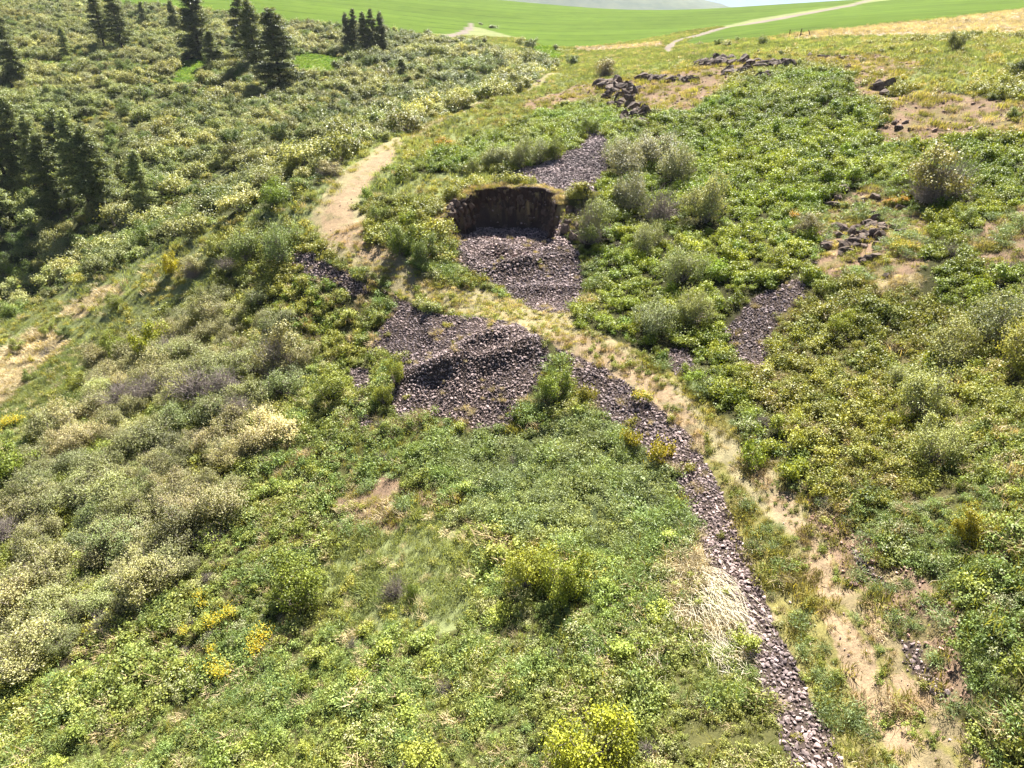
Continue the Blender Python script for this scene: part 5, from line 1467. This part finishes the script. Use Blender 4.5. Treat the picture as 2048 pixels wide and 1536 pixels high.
TXT = {"herb": ("leafy_ground_cover", "knee-high leafy green herbs covering the slopes", "ground cover"),
       "herb_pale": ("pale_ground_cover", "grey-green herbs with cream flower heads among the green cover", "ground cover"),
       "feather": ("feathery_ground_cover", "feathery blue-green herbs on the slope below the rock pile", "ground cover"),
       "twigs": ("dry_twigs", "small grey leafless twigs showing through the leafy cover", "twigs"),
       "grass": ("grass", "yellow-green grass on the crest and beside the track", "grass"),
       "straw": ("dry_grass", "dry straw-coloured grass in bare patches and along the fields", "grass")}
PROTO["twigs"] = PROTO["bare_shrub"]
for k, L in BAG.items():
    P, R, S, T = cat_(L)
    ok = clear_of(P, .5)
    nm, lb, ct = TXT[k]
    scatter(nm, k, P[ok], R[ok], S[ok], T[ok], lb, ct)

WT = {("green_bush", "draw"): ("dark bush in the draw", "dark bushes scattered through the draw"),
      ("draw_shrub", "draw"): None,
      ("tall_shrub", "thick"): ("pale-leaved blossoming shrub packed into the big thicket at the left of the foreground", "shrubs of the big foreground thicket"),
      ("bare_shrub", "thick"): ("leafless grey shrub showing between pale shrubs of the big thicket", "leafless shrubs inside the big thicket"),
      ("low_shrub", "hill"): ("low rounded bright green shrub on the steep hillside above the track", "low green shrubs of the steep hillside"),
      ("low_shrub", "olive"): ("low olive-toned shrub on the drier slope to the right of the track", "olive shrubs of the drier slope"),
      ("low_shrub", "edge"): ("low shrub on the bank below the track's outer edge", "low shrubs below the track's outer edge"),
      ("low_shrub", "herb"): ("low green shrub standing in the leafy cover of the foreground slope", "low shrubs of the foreground slope"),
      ("low_shrub", "thick"): ("low green shrub at the foot of the pale thicket", "low shrubs at the foot of the thicket"),
      ("low_shrub", "strip"): ("small green shrub growing beside the dirt track", "small shrubs beside the dirt track"),
      ("low_shrub", "crest"): ("small green shrub on the upper grassy slope", "small shrubs on the upper grassy slope")}
NAMES = {"green_bush": "dark_bush", "draw_shrub": "valley_shrub", "tall_shrub": "thicket_shrub", "low_shrub": "low_shrub", "bare_shrub": "leafless_shrub"}
MASS = {"green_bush": ("dark_bush_mass", "darker bushes scattered through the draw", "bushes"),
        "draw_shrub": ("valley_shrub_mass", "mass of smaller grey-green shrubs filling the draw", "shrubs"),
        "low_shrub": ("low_shrub_mass", "mass of low green shrubs covering the hillside", "shrubs"),
        "tall_shrub": ("thicket_mass", "pale shrubs hidden inside the foreground thicket", "shrubs"),
        "bare_shrub": ("leafless_mass", "leafless shrubs hidden inside the thicket", "shrubs")}
def draw_text(P):
    u, v, t = project(P[None]); u, v = u[0], v[0]
    if u < 340 and v > 300: return "grey-green shrub around the feet of the dark pine stand", "shrubs around the dark pine stand"
    if v < 110: return "small grey-green shrub high in the draw just below the green field", "shrubs of the upper draw below the field"
    if u > 860: return "pale shrub at the narrow head of the draw behind the grassy crest", "shrubs at the head of the draw"
    if v < 200: return "grey-green shrub on the far side of the draw between the scattered pines", "shrubs between the scattered pines"
    if u < 600 and v > 330: return "pale shrub in the deep fold of the draw right behind the crest", "shrubs in the fold behind the crest"
    return "pale grey-green shrub in the middle of the wooded draw", "shrubs in the middle of the draw"
LM = [(1010, 420, "the quarry pit"), (940, 740, "the rock pile"), (690, 430, "the track bend"), (660, 350, "the pale twiggy shrub by the bend"), (560, 470, "the dark shrubs on the crest end"),
      (340, 520, "the yellow bush on the crest"), (120, 330, "the dark pine stand"), (296, 370, "the lone yellowish fir"), (228, 40, "the pair of tall pines"), (135, 90, "the olive brown fir"),
      (402, 60, "the very dark pine"), (510, 70, "the broad many-topped pine"), (562, 110, "the wide-skirted spruce"), (640, 130, "the small meadow"), (730, 70, "the tight pine clump"), (805, 140, "the young pine in mid thicket"),
      (930, 65, "the far end of the field track"), (1060, 150, "the dark bushes at the draw's head"), (1210, 130, "the round twiggy shrub on the crest"), (1245, 210, "the dark cliff"), (1480, 140, "the rock ledge"),
      (1770, 165, "the split boulder"), (1910, 85, "the leaning dark bush"), (2040, 130, "the dark bush at the upper border"), (1310, 330, "the silvery shrub group"), (1040, 300, "the hedge-like shrub row"),
      (1190, 330, "the dark rock chute"), (1150, 440, "the shaggy shrub by the quarry wall"), (820, 470, "the bank between track and pit"), (1870, 340, "the large brown-topped twiggy shrub"), (1610, 440, "the small brownish twiggy shrub"),
      (1710, 460, "the big rock outcrop"), (1990, 460, "the bare patch at the border"), (1910, 240, "the long bare patch on the upper slope"), (1525, 640, "the small dark rock spill"), (1360, 520, "the cream flowering shrub"),
      (1300, 630, "the grey-green shrub above the track"), (1280, 740, "the bare sandy stretch of track"), (1840, 760, "the tall cream-flecked shrub"), (1850, 880, "the lone cream-flecked bush"), (1970, 640, "the yellowish tree-like shrub"),
      (1930, 1050, "the ochre-green bush"), (1740, 1130, "the stony brown bank"), (1600, 1060, "the middle of the track"), (1860, 1450, "the bottom end of the track"), (1560, 1350, "the bottom end of the rubble band"), (1400, 1220, "the bleached stalks"),
      (1400, 920, "the middle of the rubble band"), (1100, 1130, "the yellow-green foreground bushes"), (800, 1160, "the grey leafless foreground shrub"), (600, 1150, "the broad dark foreground bush"), (480, 1330, "the yellow flower clump"),
      (1180, 1480, "the lime green bottom bush"), (770, 1010, "the small bare patch of foreground"), (1110, 760, "the bush where pile and band meet"), (668, 760, "the solid bush by the rock pile"), (560, 690, "the big brown-topped corner shrub"),
      (410, 810, "the widest grey tangle"), (310, 665, "the bright yellow-green bush"), (340, 715, "the bare shrub atop the thicket"), (60, 700, "the dry slope"), (20, 920, "the deep green border bush"), (15, 1080, "the bare branches at the border"),
      (330, 960, "the middle of the big thicket"), (200, 1120, "the lower half of the big thicket"), (100, 1280, "the bottom corner of the big thicket"), (640, 560, "the small rock spill beside the bend"), (1180, 960, "the blue-green patch"), (250, 1450, "the bottom left corner")]
ORD = ["nearest", "second", "third", "fourth", "fifth", "sixth", "seventh", "eighth", "ninth", "tenth", "eleventh", "twelfth", "thirteenth", "fourteenth", "fifteenth", "sixteenth", "seventeenth", "eighteenth", "nineteenth", "twentieth", "twenty-first", "twenty-second", "twenty-third", "twenty-fourth", "twenty-fifth", "twenty-sixth", "twenty-seventh", "twenty-eighth", "twenty-ninth", "thirtieth"] + ["thirty-" + w for w in ("first", "second", "third", "fourth", "fifth", "sixth", "seventh", "eighth", "ninth")] + ["fortieth"] + ["forty-" + w for w in ("first", "second", "third", "fourth", "fifth")]
LMA = np.array([(a, b) for a, b, _ in LM], float)
def place_labels(P, S, T, size_ref, noun):
    u, v, t = project(P)
    D = np.hypot(u[:, None] - LMA[None, :, 0], (v[:, None] - LMA[None, :, 1]) * 1.3)
    li = D.argmin(1); d = D[np.arange(len(P)), li]
    du = u - LMA[li, 0]; dv = v - LMA[li, 1]
    dr = np.where(np.abs(du) > np.abs(dv), np.where(du > 0, 0, 1), np.where(dv > 0, 2, 3))
    out = [None] * len(P)
    for key in set(zip(li.tolist(), dr.tolist())):
        ix = [i for i in range(len(P)) if (li[i], dr[i]) == key]
        ix.sort(key=lambda i: d[i])
        for r, i in enumerate(ix):
            big = "large" if S[i, 0] > size_ref[1] else ("small" if S[i, 0] < size_ref[0] else "medium")
            w_ = ("to the right of", "to the left of", "below", "above")[key[1]]
            o_ = ORD[r] if r < len(ORD) else "outer"
            out[i] = f"{big} {noun}, {o_} {w_} {LM[key[0]][2]}"
            if len(out[i].split()) > 16: out[i] = out[i].replace("to the ", "").replace("low green shrub", "low shrub")
    return out
for k, L in SH.items():
    P, R, S, T, W_ = cat_(L)
    ok = clear_of(P, 1.0)
    P, R, S, T, W_ = P[ok], R[ok], S[ok], T[ok], W_[ok]
    _, _, t = project(P)
    app = S[:, 0] / t * (1.0 if k != "low_shrub" else 1.0)
    vis = seen(P, {"green_bush": 1.8, "draw_shrub": 1.5, "tall_shrub": 1.8, "low_shrub": .6, "bare_shrub": .8}[k])
    app = np.where(vis, app, 0)
    order = np.argsort(-app)
    chosen = order[:min(290, int((app > 0).sum()))]
    rest = np.ones(len(P), bool); rest[chosen] = False
    if rest.any():
        nm, lb, ct = MASS[k]
        scatter(nm, k, P[rest], R[rest], S[rest], T[rest], lb, ct)
    noun = {"green_bush": "dark green bush", "draw_shrub": "grey-green shrub", "tall_shrub": "pale blossoming shrub", "low_shrub": "low green shrub", "bare_shrub": "leafless grey shrub"}[k]
    q_ = np.quantile(S[chosen, 0], [.33, .67]) if len(chosen) else (0, 0)
    LBL = dict(zip(chosen.tolist(), place_labels(P[chosen], S[chosen], T[chosen], q_, noun)))
    for i in chosen:
        lb, gp = WT[(k, W_[i])] if WT[(k, W_[i])] else draw_text(P[i])
        lb = LBL[int(i)]
        ms = SPLIT[k][RNG.integers(0, len(SPLIT[k]))]
        place_split(NAMES[k], ms, P[i], R[i, 2], S[i], lb, "shrub", gp, T[i], tilt=(R[i, 0], R[i, 1]))
P, R, S, T = cat_(STONES)
ok = clear_of(P, .6)
P, R, S, T = P[ok], R[ok], S[ok], T[ok]
_, _, t = project(P)
app = np.where(seen(P, .15), S[:, 0] / t, 0)
chosen = np.argsort(-app)[:290]
rest = np.ones(len(P), bool); rest[chosen] = False
scatter("rubble", "stone", P[rest], R[rest], S[rest], T[rest], "dark broken basalt rubble of the pile, the pit and the track edge", "rubble")
for i in chosen:
    o = bpy.data.objects.new("loose_rock", PROTO["stone"][RNG.integers(0, 8)]); link(o)
    o.location = P[i]; o.rotation_euler = R[i]; o.scale = S[i]; set_tint(o, T[i])
    z = int(zone(np.array([P[i, 0]]), np.array([P[i, 1]]))[0])
    ru, rv, _t = project(P[i][None]); ru, rv = ru[0], rv[0]
    if z == ROCK and ru < 1105 and 580 < rv < 870: lb, gp = "dark basalt rock lying on the large rubble pile", "rocks of the large rubble pile"
    elif z == ROCK and 890 < ru < 1180 and rv < 640: lb, gp = "dark basalt rock on the floor of the quarry pit", "rocks on the floor of the pit"
    elif z == ROCK and ru > 1430 and rv < 780: lb, gp = "grey rock of the small scree among the right-hand shrubs", "rocks of the small scree on the hillside"
    elif z == ROCK and ru > 1680 and rv < 1420: lb, gp = "dark rock beside the lower track, on its uphill side", "rocks on the uphill side of the lower track"
    elif z == ROCK: lb, gp = "angular dark basalt rock in the band of rubble along the track's outer edge", "rocks of the rubble band along the track"
    elif z == SOIL: lb, gp = "brownish rock lying on a bare reddish patch of the slope", "rocks on the bare reddish patches"
    else: lb, gp = "dark rock lying in the grass beside the dirt track", "rocks beside the dirt track"
    tag(o, lb, "rock", gp)
print("COUNTS", COUNTS, flush=True)
